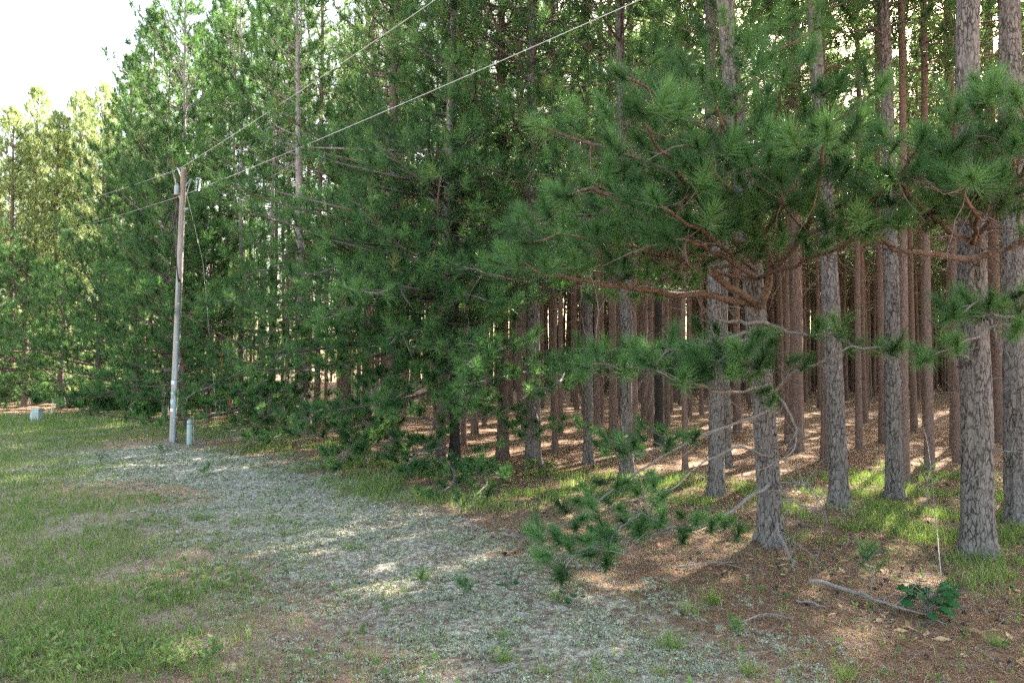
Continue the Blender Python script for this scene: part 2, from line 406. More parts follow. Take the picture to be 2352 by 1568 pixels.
def stem_mesh(T, P, r0, sides, detail=0, rng=None, rtop=.02):
    """tapered stem with a root flare; detail > 0 also carves bark relief into it"""
    if detail:
        Q = smooth_path(P, detail); k = len(Q)
        z = Q[:, 2]; h = z[-1]
        rad = (r0 - rtop) * (1 - np.clip(z, 0, h) / h) ** .75 + rtop; rad = rad + r0 * .62 * np.exp(-np.clip(z + .1, 0, None) / .20)
        a = np.arange(sides) * 2 * math.pi / sides
        A, Zz = np.meshgrid(a, z); sd = rng.rand() * 50
        cu, cv = np.cos(A) * 2.6 + sd, np.sin(A) * 2.6 + sd
        bump = (vnoise(cu * 2.2 + Zz * .5, cv * 2.2 + Zz * 1.9) - .5) * .24 + (vnoise(cu * .7 + Zz * .35, cv * .7) - .5) * .12
        flare = np.exp(-np.clip(Zz, 0, None) / .25) * (np.cos(A * 5 + sd) * .16 + np.cos(A * 3 + sd * 2) * .10)
        rr = rad[:, None] * (1 + bump + flare)
        Vv = Q[:, None] + np.stack([np.cos(A) * rr, np.sin(A) * rr, np.zeros_like(rr)], -1)
        i = np.arange(k - 1)[:, None] * sides; j = np.arange(sides)[None]; j2 = (j + 1) % sides
        T.raw(Vv.reshape(-1, 3), np.stack([i + j, i + j2, i + sides + j2, i + sides + j], -1).reshape(-1, 4))
    else:
        z = P[:, 2]; h = z[-1]
        rad = (r0 - rtop) * (1 - np.clip(z, 0, h) / h) ** .75 + rtop; rad[0] *= 1.35
        T.add(P, rad, sides)

def grow(rng, h, r0, z0, length, open_az=None, gain=0., elev=(5, 40), step=.52, nb=5, spacing=.28, tl=.78,
         lean=(0, 0), sides=12, detail=0, dead=(1.0, 3.0), dead_n=14, s=1.22, t0=.4, twigs=True, keep=None, bend=.25, sep=False, dead_len=1.0):
    """whole pine -> (trunk Tubes incl. limbs, limb Tubes, tuft arrays)"""
    P = trunk_points(h, lean, .06, rng); T = Tubes(); B = Tubes() if sep else T
    stem_mesh(T, P, r0, sides, detail, rng); tufts = []
    z = z0
    while z < h - .3:
        f = (z - z0) / (h - z0); c = np.array([np.interp(z, P[:, 2], P[:, 0]), np.interp(z, P[:, 2], P[:, 1]), z])
        n = nb if rng.rand() < .7 else nb - 1; a0 = rng.rand() * 6.28
        for i in range(n):
            az = a0 + i * 6.283 / n + rng.randn() * .3
            l = length(f) * (.7 + .5 * rng.rand())
            if open_az is not None: l *= 1 + gain * math.cos(az - open_az)
            if l < .25: continue
            if keep is not None and not keep(z, az, rng): continue
            e = R(elev[0] + (elev[1] - elev[0]) * f ** .8 + rng.randn() * 10)
            hd = np.array([math.cos(az), math.sin(az), 0]); st = c + np.array([0, 0, (rng.rand() - .5) * .45])
            pts = [st]; k = 5; wig = rng.randn() * .2; bend_ = bend * (.5 + rng.rand())
            for j in range(1, k + 1):
                q = j / k; ee = e + R(bend_ * 60) * (q - .35) * (1 - f * .5)
                az2 = az + wig * q * 2 + rng.randn() * .05
                pts.append(pts[-1] + np.array([math.cos(az2) * math.cos(ee), math.sin(az2) * math.cos(ee), math.sin(ee)]) * l / k)
            leafy(B, tufts, np.array(pts), .007 + .0065 * l, t0 if l > .8 else .25, spacing, tl * min(1, .35 + l * .3), rng, s=s, tw=twigs, sides=4)
        z += step * (.75 + .5 * rng.rand()) * (1 - .35 * f)
    tufts.append((P[-1], np.array([0, 0, 1.]), s * 1.2)); tufts.append((P[-1] - [0, 0, .35], np.array([.2, 0, 1.]), s * 1.2))
    for i in range(dead_n):
        zz = dead[0] + (dead[1] - dead[0]) * rng.rand(); az = rng.rand() * 6.28
        c = np.array([np.interp(zz, P[:, 2], P[:, 0]), np.interp(zz, P[:, 2], P[:, 1]), zz])
        dead_branch(B, c, (math.cos(az), math.sin(az), .15), dead_len * (.2 + 1.3 * rng.rand() ** 2), rng, .011, .3, 2)
    for i in range(int(h * .8)):      # knobs where old branches broke off
        zz = .5 + rng.rand() * z0; az = rng.rand() * 6.28
        c = np.array([np.interp(zz, P[:, 2], P[:, 0]), np.interp(zz, P[:, 2], P[:, 1]), zz]); dd = np.array([math.cos(az), math.sin(az), .1])
        T.add([c, c + dd * (r0 * .9 + .05)], [.018, .011], 4)
    A = np.array([a for a, _, _ in tufts]); Dd = np.array([b for _, b, _ in tufts]); Ss = np.array([q for _, _, q in tufts])
    return T, B, (A, Dd, Ss), P

# ------------------------------------------------------------------ shared pines of the plantation
prof_in = lambda f: 1.45 * (1 - f) ** .55 * (.55 + .9 * min(1, f * 4 + .3)) * .8
VAR = []
for i in range(6):
    rng = np.random.RandomState(100 + i)
    h = 19 + 2.5 * rng.rand(); z0 = 8.2 + 1.8 * rng.rand()
    T, B, tf, P = grow(rng, h, .092 + .02 * rng.rand(), z0, prof_in, elev=(0, 45), step=.62, nb=5, spacing=.44, tl=.6, sides=10,
                       dead=(5.0, z0 + 1), dead_n=40, s=1.35, twigs=False, dead_len=1.2, lean=(rng.randn() * .006, rng.randn() * .006))
    VAR.append((T.mesh('plantation_pine_trunk'), needles('plantation_pine_needles', *tf, 24, rng, .19, .023), tf, h))
    VAR[-1][0].materials.append(M_BARK_RED); VAR[-1][1].materials.append(M_NEEDLE_FAR)
    print('variant', i, len(tf[0]))

# ------------------------------------------------------------------ hero pine with the forked limbs (third trunk from the far side of frame)
def branch_part(root, base, pts, r0, t0, spacing, tl, seed, n=100, ln=.19, w=.0062, s=1.0, mat=None, name='branch', upb=.6, k=4, dead=0, yellow=.012, jit=.014):
    rng = np.random.RandomState(seed); W = np.array([at(*p) for p in pts]) - base
    W = smooth_path(W, k); W[1:-1] += rng.randn(len(W) - 2, 3) * jit
    T = Tubes(); tf = []
    r0 = r0 * .55; n = int(n * 2.0); spacing *= .95; tl *= 1.1; s *= 1.0 if W[-1][2] + base[2] > 2.2 else .84
    if n: leafy(T, tf, W, r0, t0, spacing, tl, rng, sides=8, s=s, upb=upb)
    else: T.add(W, r0 * (1 - np.linspace(0, 1, len(W))) ** .8 + .004, 7)
    for i in range(dead):
        p, tan, _ = along(W, .1 + .85 * rng.rand())
        dead_branch(T, p, tan * .4 + rng.randn(3) * .7, .25 + .7 * rng.rand(), rng, .007, .2, 2)
    b = link(name, T.mesh(name), mat or M_BARK_MID, root)
    if n:
        A = np.array([a for a, _, _ in tf]); Dd = np.array([q for _, q, _ in tf]); Ss = np.array([q for _, _, q in tf])
        link('needle_spray', needles('needle_spray', A, Dd, Ss, n, rng, ln, w, yellow=yellow), M_NEEDLE, b)
    return b

def pine(name, px, py, wpx, label, h, z0, prof, seed, Y=None, open_az=R(225), gain=.0, group=None, mat=None, top_px=None, n=76, w=.0115, ln=.185,
         lean=None, nmat=None, **kw):
    x, y = ground_at(px, py); r = .5 * wpx / F * y * .87
    if lean is None: lean = (0, 0)
    if top_px is not None:      # trunk passes this pixel column at height of frame row top_px[1]
        q = at(top_px[0], top_px[1], y); lean = ((q[0] - x) / q[2], 0)
    rng = np.random.RandomState(seed); g = float(gz(x, y))
    root = empty(name, (x, y, g)); tag(root, label, 'pine tree', group)
    kw.setdefault('detail', 0 if y > 19 else 14); kw.setdefault('sides', 12 if y > 19 else 40)
    T, B, tf, P = grow(rng, h, r, z0, prof, open_az, gain, lean=lean, **kw)
    link('trunk', T.mesh('trunk'), mat or (M_BARK if y < 16.5 else M_BARK_MID), root)
    if B is not T: link('limb_wood', B.mesh('limb'), M_BARK_MID, root)
    link('crown', needles('crown', *tf, n, rng, ln, w), nmat or M_NEEDLE, root)
    print(label[:40], 'tufts', len(tf[0]), 'pos %.1f %.1f' % (x, y))
    return root, np.array([x, y, g])

high = lambda L0: (lambda f: L0 * (1 - f) ** .6 * (.6 + .4 * min(1, f * 5)))
low = lambda L0, L1: (lambda f: (L0 * (1 - f) + L1 * f) * (1 if f < .85 else (1 - f) / .15 * .8 + .2))
skirt = lambda L0, L1, fc=.28: (lambda f: L0 if f < (fc or .28) else L1 * (1.15 - f) ** .5)
G_EDGE = 'pines standing along the edge of the plantation'

# C: forked hero tree
C, cb = pine('red_pine', 1775, 1240, 58, 'pine with orange forked limbs and bare lichened twigs low on its trunk', 19, 7.6, high(2.4), 11,
             gain=.2, top_px=(1672, 0), n=90, w=.009, elev=(0, 40), dead=(1.0, 3.4), dead_n=9, dead_len=.8)
c_br = [
    ([(1745, 700, 9.15), (1640, 682, 8.8), (1500, 668, 8.3), (1380, 652, 7.9), (1250, 628, 7.5), (1130, 600, 7.2)], .085, .30, .26, 1.0, 90),
    ([(1745, 705, 9.1), (1650, 640, 8.6), (1560, 590, 8.1), (1470, 500, 7.4), (1380, 440, 6.9), (1290, 450, 6.6)], .075, .35, .24, 1.0, 95),
    ([(1750, 700, 9.0), (1768, 630, 8.7), (1745, 520, 8.2), (1700, 400, 7.3), (1660, 290, 6.6), (1640, 200, 6.3)], .085, .30, .24, 1.0, 95),
    ([(1760, 640, 8.9), (1830, 560, 7.9), (1870, 470, 6.9), (1890, 380, 6.0), (1900, 290, 5.4)], .06, .35, .26, .8, 120),
    ([(1735, 600, 9.0), (1640, 500, 8.0), (1560, 400, 7.0), (1500, 320, 6.3), (1465, 250, 5.9)], .06, .35, .25, .9, 110),
    ([(1745, 590, 9.0), (1900, 520, 8.1), (2010, 450, 7.2), (2080, 380, 6.4), (2120, 310, 5.9)], .06, .4, .26, .8, 110),
    ([(1720, 520, 9.0), (1600, 430, 8.3), (1480, 370, 7.9), (1350, 330, 7.6), (1230, 290, 7.4)], .05, .3, .26, .9, 90),
    ([(1710, 430, 9.0), (1760, 330, 8.2), (1790, 240, 7.4), (1800, 170, 6.9)], .05, .3, .24, .8, 95),
    ([(1740, 640, 9.0), (1660, 590, 8.0), (1600, 560, 7.0), (1530, 545, 6.3)], .05, .3, .24, .8, 110),
    ([(1735, 560, 8.9), (1780, 500, 7.6), (1800, 460, 6.6), (1790, 410, 5.9)], .05, .35, .24, .8, 115),
    ([(1720, 560, 9.0), (1560, 520, 8.6), (1400, 490, 8.4), (1270, 500, 8.1), (1160, 520, 7.9)], .05, .3, .25, 1.0, 85),
    ([(1700, 330, 9.1), (1620, 230, 8.6), (1560, 180, 8.3), (1500, 200, 8.0)], .04, .3, .26, .8, 80),
    ([(1700, 380, 9.1), (1690, 250, 8.2), (1700, 150, 7.6), (1720, 90, 7.3)], .04, .3, .24, .8, 90),
    ([(1700, 350, 9.1), (1580, 270, 8.0), (1480, 200, 7.3), (1420, 170, 7.0)], .04, .3, .24, .8, 90),
    ([(1700, 420, 9.1), (1840, 330, 8.0), (1960, 250, 7.2), (2030, 190, 6.8)], .04, .35, .24, .7, 95),
    ([(1720, 600, 9.1), (1600, 620, 8.4), (1480, 590, 7.8), (1370, 560, 7.3)], .04, .3, .24, .8, 90),
    ([(1690, 280, 9.2), (1740, 160, 8.6), (1830, 90, 8.2), (1900, 60, 8.0)], .035, .3, .24, .8, 80),
    ([(1740, 640, 9.0), (1850, 600, 7.8), (1950, 560, 6.9), (2000, 520, 6.4)], .04, .35, .24, .7, 100),
    ([(1735, 620, 9.0), (1650, 560, 7.6), (1560, 500, 6.6), (1500, 450, 6.1)], .045, .35, .24, .8, 105),
    ([(1730, 560, 9.0), (1700, 470, 7.4), (1650, 400, 6.4), (1600, 330, 5.9)], .045, .35, .24, .8, 110),
    ([(1720, 640, 9.0), (1560, 600, 8.2), (1420, 560, 7.6), (1300, 540, 7.2), (1210, 560, 7.0)], .045, .35, .24, .8, 90),
    # lower live branches
    ([(1765, 745, 9.15), (1830, 765, 8.8), (1890, 775, 8.5), (1945, 745, 8.2)], .035, .25, .25, .55, 85),
    ([(1770, 905, 9.1), (1830, 850, 8.7), (1880, 835, 8.4), (1930, 805, 8.1), (2000, 798, 7.9), (2060, 800, 7.8)], .035, .78, .30, .28, 95),
    ([(1755, 770, 9.1), (1690, 790, 8.2), (1650, 830, 7.4), (1620, 850, 7.0)], .035, .35, .22, .55, 105),
    ([(1760, 850, 9.1), (1740, 850, 8.0), (1710, 830, 7.2), (1690, 800, 6.9)], .03, .35, .22, .5, 105),
    ([(1768, 1110, 9.1), (1700, 1160, 8.5), (1610, 1212, 7.8), (1530, 1215, 7.3), (1440, 1245, 6.8), (1350, 1275, 6.4)], .032, .42, .17, .85, 95),
    ([(1530, 1215, 7.3), (1480, 1180, 6.9), (1440, 1200, 6.7), (1400, 1250, 6.5)], .014, .3, .22, .5, 85),
    ([(1440, 1245, 6.8), (1360, 1260, 6.5), (1300, 1290, 6.3), (1290, 1320, 6.2)], .014, .3, .22, .5, 85),
    ([(1640, 990, 8.6), (1560, 1010, 8.0), (1480, 1040, 7.6), (1420, 1035, 7.4)], .012, .4, .22, .45, 85),
    ([(1768, 880, 9.1), (1680, 905, 8.0), (1600, 880, 7.4), (1540, 870, 7.0), (1480, 830, 6.8)], .026, .3, .22, .7, 95),
    ([(1768, 860, 9.1), (1620, 830, 8.4), (1500, 850, 7.8), (1400, 835, 7.4), (1330, 840, 7.2)], .026, .3, .22, .7, 85),
    ([(1768, 940, 9.1), (1640, 990, 8.6), (1520, 1050, 8.1), (1400, 1130, 7.6), (1310, 1200, 7.2), (1220, 1222, 7.0)], .024, .5, .30, .65, 85),
]
for i, (pts, r0, t0, sp, tl, n) in enumerate(c_br):
    branch_part(C, cb, pts, r0, t0, sp, tl, 200 + i, n, mat=M_BARK_ORANGE if i < 21 else M_TWIG, dead=8 if i < 21 else 4)
for i, (pts, r0) in enumerate([
    ([(1765, 772, 9.15), (1690, 770, 8.7), (1630, 785, 8.5), (1575, 768, 8.3)], .05),
    ([(1650, 782, 8.5), (1560, 800, 8.2), (1490, 818, 7.9), (1440, 808, 7.7)], .018),
    ([(1765, 745, 9.15), (1700, 738, 8.8), (1650, 735, 8.6), (1615, 705, 8.4)], .05),
    ([(1775, 900, 9.1), (1815, 955, 8.7), (1832, 1010, 8.5), (1800, 1050, 8.3), (1740, 1080, 8.2)], .022),
    ([(1772, 1050, 9.1), (1690, 1030, 8.7), (1600, 1075, 8.3), (1540, 1120, 8.0), (1430, 1130, 7.8)], .022),
    ([(1790, 1108, 9.1), (1840, 1108, 8.9), (1870, 1108, 8.8)], .015),
    ([(1785, 1115, 9.1), (1820, 1150, 8.7), (1850, 1170, 8.5), (1895, 1182, 8.4)], .012)]):
    branch_part(C, cb, pts, r0, 0, .3, 0, 260 + i, 0, mat=M_TWIG, name='dead_branch', dead=9)

# A: thick grey trunk
A_, ab = pine('red_pine', 2245, 1265, 74, 'thickest grey trunk, with broken stubs and one limb whorl spreading to both sides', 20, 9.5, high(2.6), 12,
              gain=.0, top_px=(2228, 60), n=90, w=.009, elev=(0, 40), dead=(1.2, 6.5), dead_n=10)
a_br = [
    ([(2240, 592, 8.5), (2150, 585, 8.2), (2060, 570, 7.9), (1960, 520, 7.5), (1870, 480, 7.2)], .07, .40, .26, .7, 95),
    ([(2240, 592, 8.5), (2330, 570, 8.2), (2420, 540, 8.0)], .06, .3, .26, .9, 90),
    ([(2235, 560, 8.5), (2150, 500, 7.4), (2090, 440, 6.6), (2040, 400, 6.0)], .05, .35, .27, .7, 110),
    ([(2240, 560, 8.5), (2290, 480, 7.4), (2320, 400, 6.5), (2330, 330, 6.0)], .05, .35, .26, .8, 110),
    ([(2235, 520, 8.5), (2200, 420, 7.2), (2190, 330, 6.4), (2200, 250, 6.0)], .05, .4, .27, .7, 110),
    ([(2235, 480, 8.5), (2250, 360, 7.4), (2250, 270, 6.6), (2240, 190, 6.2)], .045, .5, .27, .6, 110),
    ([(2245, 500, 8.5), (2340, 400, 7.0), (2370, 300, 6.2), (2330, 220, 5.8)], .05, .3, .25, .9, 110),
    ([(2235, 560, 8.5), (2240, 500, 7.0), (2220, 440, 6.0), (2230, 410, 5.6)], .045, .35, .25, .6, 110),
]
for i, (pts, r0, t0, sp, tl, n) in enumerate(a_br):
    branch_part(A_, ab, pts, r0, t0, sp, tl, 300 + i, n, mat=M_BARK_ORANGE, dead=14)
for i, (pts, r0) in enumerate([
    ([(2250, 722, 8.5), (2275, 735, 8.3), (2290, 770, 8.2), (2297, 815, 8.1)], .02),
    ([(2265, 1033, 8.6), (2300, 1035, 8.4), (2325, 1036, 8.3)], .02),
    ([(2222, 822, 8.5), (2205, 812, 8.3), (2195, 808, 8.2)], .028)]):
    branch_part(A_, ab, pts, r0, 0, .3, 0, 330 + i, 0, mat=M_TWIG, name='dead_branch', dead=2)

# B: trunk cut by the frame edge, with the low tufted branch
B_, bb = pine('red_pine', 2345, 1200, 66, 'grey trunk cut by the frame edge, with a low green branch reaching over its neighbour', 20, 8.5, high(2.2), 13, n=90, w=.009, dead=(2, 6), dead_n=8)
for i, (pts, r0, t0, sp, tl, n) in enumerate([
    ([(2350, 700, 10.0), (2420, 715, 8.6), (2352, 735, 7.4), (2280, 755, 7.1), (2210, 790, 7.0), (2120, 830, 6.9)], .04, .50, .24, .55, 110),
    ([(2352, 735, 7.4), (2290, 720, 7.0), (2240, 700, 6.7), (2180, 730, 6.6)], .02, .25, .2, .5, 110),
    ([(2345, 560, 10.0), (2345, 480, 8.5), (2340, 380, 7.5), (2350, 300, 7.0)], .05, .35, .25, .9, 95)]):
    branch_part(B_, bb, pts, r0, t0, sp, tl, 340 + i, n, mat=M_TWIG, dead=4)

# grey trunks of the front rows
pine('red_pine', 1928, 1160, 46, 'grey trunk leaning slightly, right behind the small pine spray in grass', 20, 8.6, high(2.0), 14, top_px=(1888, 350), n=76, dead=(4, 8), dead_n=16)
pine('red_pine', 2055, 1140, 40, 'straight grey trunk beside the brightest patch of sunlit ground', 20, 8.4, high(2.0), 15, n=76, dead=(4, 8), dead_n=16)
pine('red_pine', 1645, 1130, 38, 'split-looking grey trunk just beyond the forked pine', 19.5, 8.0, high(2.1), 16, top_px=(1640, 300), n=76, dead=(3.5, 8), dead_n=20)
pine('red_pine', 1668, 1066, 24, 'slim grey-brown trunk touching the split-looking one from behind', 20, 8.4, high(1.8), 17, n=44, dead=(3.5, 8), dead_n=20)
kx = lambda zlo: (lambda z, az, rng: True)
G_ = pine('red_pine', 1440, 1090, 34, 'grey trunk rising from the grass between the dark trunk and the slender one', 20, 5.0, high(2.3), 18, gain=.45, top_px=(1428, 500), n=76, dead=(2.0, 5), dead_n=40, elev=(-2, 35))
H_ = pine('red_pine', 1225, 1065, 38, 'stout trunk wrapped by low green sprays above a pale leafy bush', 19, 4.0, high(2.9), 19, gain=.5, n=60, dead=(1.2, 4), dead_n=24, elev=(-5, 35), nb=6, spacing=.27)
pine('red_pine', 1350, 1060, 25, 'slender knobbly trunk standing clear on the needle floor', 19, 7.0, high(2.0), 20, gain=.3, n=30, dead=(3, 7), dead_n=22)
pine('red_pine', 1155, 1048, 30, 'grey trunk with a broken stick propped against its foot', 19, 4.6, high(2.5), 21, gain=.5, n=56, dead=(1.2, 5), dead_n=30, spacing=.27)
pine('red_pine', 1275, 1035, 16, 'thin straight trunk between two stouter ones in the middle', 18, 8.0, high(1.5), 22, n=40, dead=(3, 8), dead_n=20, mat=M_BARK_RED)
L_ = pine('red_pine', 1010, 1065, 24, 'narrow grey trunk half hidden in green sprays, left one of a pair', 19, 1.9, skirt(2.7, .75, .33), 23, gain=.5, n=60, dead=(1, 5), dead_n=30, elev=(-8, 38), t0=.22, spacing=.25, nb=6, top_px=(1037, 100), mat=M_BARK_PALE)
pine('red_pine', 1042, 1060, 27, 'dark trunk beside its narrow grey twin, dead limbs bending down', 20, 3.4, skirt(2.4, 1.0), 24, gain=.5, n=60, dead=(1, 6), dead_n=40, elev=(-5, 38), mat=M_BARK_DARK, spacing=.27, t0=.3, nb=6)
N_ = pine('red_pine', 905, 1040, 33, 'flared trunk base with a tangle of grey dead twigs above', 19.5, 2.6, skirt(2.8, 1.4), 25, gain=.5, n=60, dead=(1.5, 5), dead_n=70, elev=(-8, 38), dead_len=1.6, t0=.22, spacing=.25, nb=6)
pine('red_pine', 1573, 1080, 14, 'very thin trunk in the open gap left of the split-looking one', 17, 8.5, high(1.3), 26, n=40, dead=(3, 8), dead_n=20, mat=M_BARK_RED)
pine('spruce', 1513, 1018, 24, 'blackish trunk with mossy foot and bare drooping twigs', 17, 4.5, high(1.7), 27, n=40, w=.014, dead=(2.5, 7), dead_n=60, mat=M_BARK_DARK, dead_len=1.3)
pine('red_pine', 1828, 1035, 34, 'reddish wide trunk in second row, right of the forked pine', 20, 8.8, high(1.8), 28, n=40, mat=M_BARK_RED, dead=(4, 9), dead_n=16)
pine('red_pine', 1903, 1075, 15, 'thin reddish trunk tucked behind the leaning grey one', 19, 8.8, high(1.5), 29, n=40, mat=M_BARK_RED, dead=(4, 9), dead_n=16)
pine('red_pine', 2293, 1010, 30, 'reddish trunk seen between the thickest trunk and the frame edge', 20, 9, high(1.8), 30, n=40, mat=M_BARK_RED, dead=(4, 9), dead_n=16)

def boughs(tree, seed, lst, mat=None, w=.0095):
    root, base = tree
    for i, (pts, t0, n) in enumerate(lst):
        branch_part(root, base, pts, .045, t0, .30, .8, seed + i, n, mat=mat or M_TWIG, dead=5, w=w, s=1.2)
boughs(H_, 400, [
    ([(1225, 850, 16.0), (1180, 862, 14.2), (1120, 872, 12.8), (1050, 888, 11.9)], .25, 60), ([(1225, 845, 16.0), (1290, 850, 14.2), (1280, 880, 12.8), (1240, 905, 12.2)], .3, 60),
    ([(1225, 930, 16.0), (1240, 985, 14.6), (1195, 1000, 13.6)], .3, 60), ([(1225, 780, 16.0), (1150, 800, 13.8), (1080, 830, 12.4), (1060, 850, 12.0)], .3, 60),
    ([(1225, 900, 16.0), (1160, 940, 14.4), (1090, 960, 13.4), (1050, 950, 12.9)], .3, 60), ([(1225, 650, 16.0), (1170, 640, 13.8), (1090, 620, 12.4), (1020, 600, 11.8)], .3, 60)])
boughs(G_, 410, [
    ([(1440, 850, 14.4), (1390, 862, 12.6), (1340, 845, 11.6), (1300, 850, 11.0)], .3, 70), ([(1440, 835, 14.4), (1500, 815, 12.8), (1560, 815, 12.0), (1610, 830, 11.6)], .3, 70),
    ([(1440, 870, 14.4), (1400, 830, 12.6), (1430, 820, 11.4)], .3, 70), ([(1440, 1000, 14.4), (1420, 1030, 12.8), (1390, 1040, 12.0)], .5, 70),
    ([(1435, 600, 14.4), (1380, 570, 12.4), (1300, 560, 11.2), (1240, 580, 10.6)], .3, 70)])
boughs(L_, 420, [
    ([(1010, 1040, 16.0), (1040, 1080, 13.8), (1040, 1110, 12.6), (1000, 1140, 12.0)], .3, 60), ([(1010, 1030, 16.0), (1090, 1075, 13.8), (1120, 1105, 12.6), (1090, 1140, 12.0)], .3, 60),
    ([(1010, 960, 16.0), (960, 960, 14.4), (900, 950, 13.4)], .3, 60), ([(1010, 880, 16.0), (960, 880, 14.4), (900, 925, 13.6)], .3, 60), ([(1010, 760, 16.0), (940, 760, 13.8), (880, 800, 12.8)], .3, 60),
    ([(1010, 680, 16.0), (930, 660, 13.6), (860, 670, 12.2), (780, 660, 11.6)], .3, 60)])
boughs(N_, 470, [
    ([(905, 980, 18.0), (840, 1010, 15.6), (790, 1050, 14.4), (770, 1075, 14.0)], .12, 70), ([(905, 1000, 18.0), (950, 1040, 15.8), (960, 1075, 14.8)], .12, 70),
    ([(905, 940, 18.0), (800, 980, 15.4), (720, 1000, 14.2), (660, 990, 13.8)], .12, 70), ([(905, 850, 18.0), (880, 880, 15.2), (840, 920, 13.8)], .12, 70),
    ([(905, 800, 18.0), (960, 830, 15.4), (1000, 860, 14.2)], .12, 70), ([(905, 720, 18.0), (850, 700, 15.0), (780, 720, 13.6), (720, 740, 13.0)], .12, 70)], w=.012)
boughs(L_, 480, [
    ([(1012, 900, 16.0), (1050, 900, 14.2), (1100, 930, 13.2)], .12, 70), ([(1012, 1000, 16.0), (960, 1040, 14.0), (920, 1080, 13.0)], .12, 70),
    ([(1012, 820, 16.0), (1060, 790, 14.0), (1130, 800, 12.8)], .12, 70), ([(1015, 700, 16.0), (1080, 680, 13.8), (1150, 700, 12.6)], .12, 70)], w=.011)
boughs(N_, 430, [
    ([(905, 960, 18.0), (850, 990, 16.0), (800, 1030, 14.8), (760, 1060, 14.2)], .3, 60), ([(905, 930, 18.0), (830, 950, 16.0), (750, 960, 14.6), (680, 960, 14.0)], .3, 60),
    ([(905, 870, 18.0), (830, 850, 15.8), (740, 840, 14.6)], .3, 60), ([(905, 760, 18.0), (820, 750, 15.6), (740, 770, 14.4)], .3, 60),
    ([(905, 1000, 18.0), (870, 1040, 16.4), (830, 1075, 15.4)], .3, 60), ([(905, 660, 18.0), (820, 610, 15.4), (740, 625, 14.0), (660, 630, 13.4)], .3, 60)])
pine('red_pine', 1218, 985, 20, 'slim grey trunk behind the stout sprayed one, clear at mid height', 20, 8.8, high(1.7), 34, n=60, mat=M_BARK_PALE, dead=(4, 9), dead_n=20)
pine('red_pine', 885, 985, 16, 'slim pale trunk just left behind the flared one', 20, 9, high(1.7), 35, n=60, mat=M_BARK_PALE, dead=(4, 9), dead_n=20)
# left edge, leafy to the ground
def left(px, py, wpx, top, z0, L0, L1, seed, label, gain=.4, Yd=None, nmat=None, **kw):
    x, y = ground_at(px, py); h = CAM_H + (830 - top) / F * y
    kw.setdefault('elev', (-3, 55)); kw.setdefault('spacing', .31); kw.setdefault('t0', .3); kw.setdefault('n', 56); kw.setdefault('w', .020); kw.setdefault('nb', 5)
    kw.setdefault('step', .62); kw.setdefault('bend', .5); kw.setdefault('tl', .75)
    fc = kw.pop('fc', None)
    return pine('red_pine', px, py, wpx, label, h, z0, skirt(L0, L1, fc) if fc else low(L0, L1), seed, gain=gain, nmat=nmat, s=1.35, twigs=False, group=G_EDGE, **kw)
T1_ = left(702, 1000, 30, -60, 8.6, 2.0, 1.2, 40, 'tall pine with a straight pale upper trunk and long low limbs sweeping towards the pole', dead=(1.5, 8.5), dead_n=34, gain=.2, t0=.45, mat=M_BARK_PALE, top_px=(683, 200))
boughs(T1_, 450, [
    ([(693, 620, 22.0), (640, 610, 20.4), (590, 640, 19.6)], .2, 50), ([(693, 640, 22.0), (740, 620, 20.0), (790, 640, 19.0)], .2, 50), ([(694, 700, 22.0), (660, 680, 20.0), (620, 700, 19.0), (560, 720, 18.4)], .3, 50),
    ([(694, 670, 22.0), (720, 660, 20.2), (690, 650, 19.0)], .2, 50), ([(697, 790, 22.0), (650, 800, 20.0), (620, 850, 19.0)], .3, 50), ([(697, 850, 22.0), (740, 860, 20.0), (770, 900, 19.0)], .3, 50)])
boughs(T1_, 460, [
    ([(697, 930, 22.0), (640, 985, 19.4), (600, 1010, 18.2), (560, 1000, 17.6)], .15, 60), ([(699, 900, 22.0), (760, 950, 19.6), (800, 1000, 18.4)], .15, 60),
    ([(697, 820, 22.0), (600, 880, 19.6), (520, 915, 18.2), (470, 925, 17.6)], .15, 60), ([(697, 870, 22.0), (640, 900, 19.2), (600, 940, 17.8)], .15, 60),
    ([(695, 760, 22.0), (640, 760, 19.8), (560, 800, 18.6), (500, 820, 18.0)], .15, 60), ([(699, 800, 22.0), (770, 800, 19.6), (820, 830, 18.2)], .15, 60)], w=.013)
boughs(T1_, 440, [
    ([(695, 800, 22.0), (620, 830, 20.0), (540, 862, 18.6), (450, 900, 17.6), (420, 930, 17.2)], .5, 50), ([(695, 850, 22.0), (600, 900, 19.6), (520, 940, 18.4), (460, 960, 17.8)], .3, 50),
    ([(700, 880, 22.0), (640, 940, 19.6), (570, 975, 18.4), (520, 985, 18.0)], .2, 50), ([(690, 740, 22.0), (600, 700, 19.6), (520, 690, 18.4), (470, 700, 17.8)], .4, 50),
    ([(695, 900, 22.0), (700, 960, 19.6), (640, 1000, 18.2), (600, 1010, 17.6)], .2, 50), ([(690, 660, 22.0), (620, 620, 19.6), (540, 640, 18.4)], .3, 50)])
left(555, 972, 15, -90, 8.5, 2.0, 1.0, 42, 'pale trunk midway from utility pole to the tall straight one', gain=.2, top_px=(553, 300), mat=M_BARK_PALE)
left(622, 978, 15, -40, 8.0, 1.9, 1.0, 43, 'narrow trunk just left of the tall straight pale one', gain=.2, mat=M_BARK_PALE)
left(648, 966, 10, 60, 9.0, 1.6, .9, 44, 'thinnest trunk close beside the tall straight pale one', gain=.1, mat=M_BARK_PALE)
left(424, 985, 14, 420, 1.4, 2.6, 1.5, 45, 'sun-caught trunk directly behind the utility pole', gain=.3, top_px=(412, 400))
left(412, 958, 17, -60, 7.0, 3.2, 1.7, 46, 'tallest pine of the group, rising above the utility pole into sky', gain=.35, mat=M_BARK_PALE)
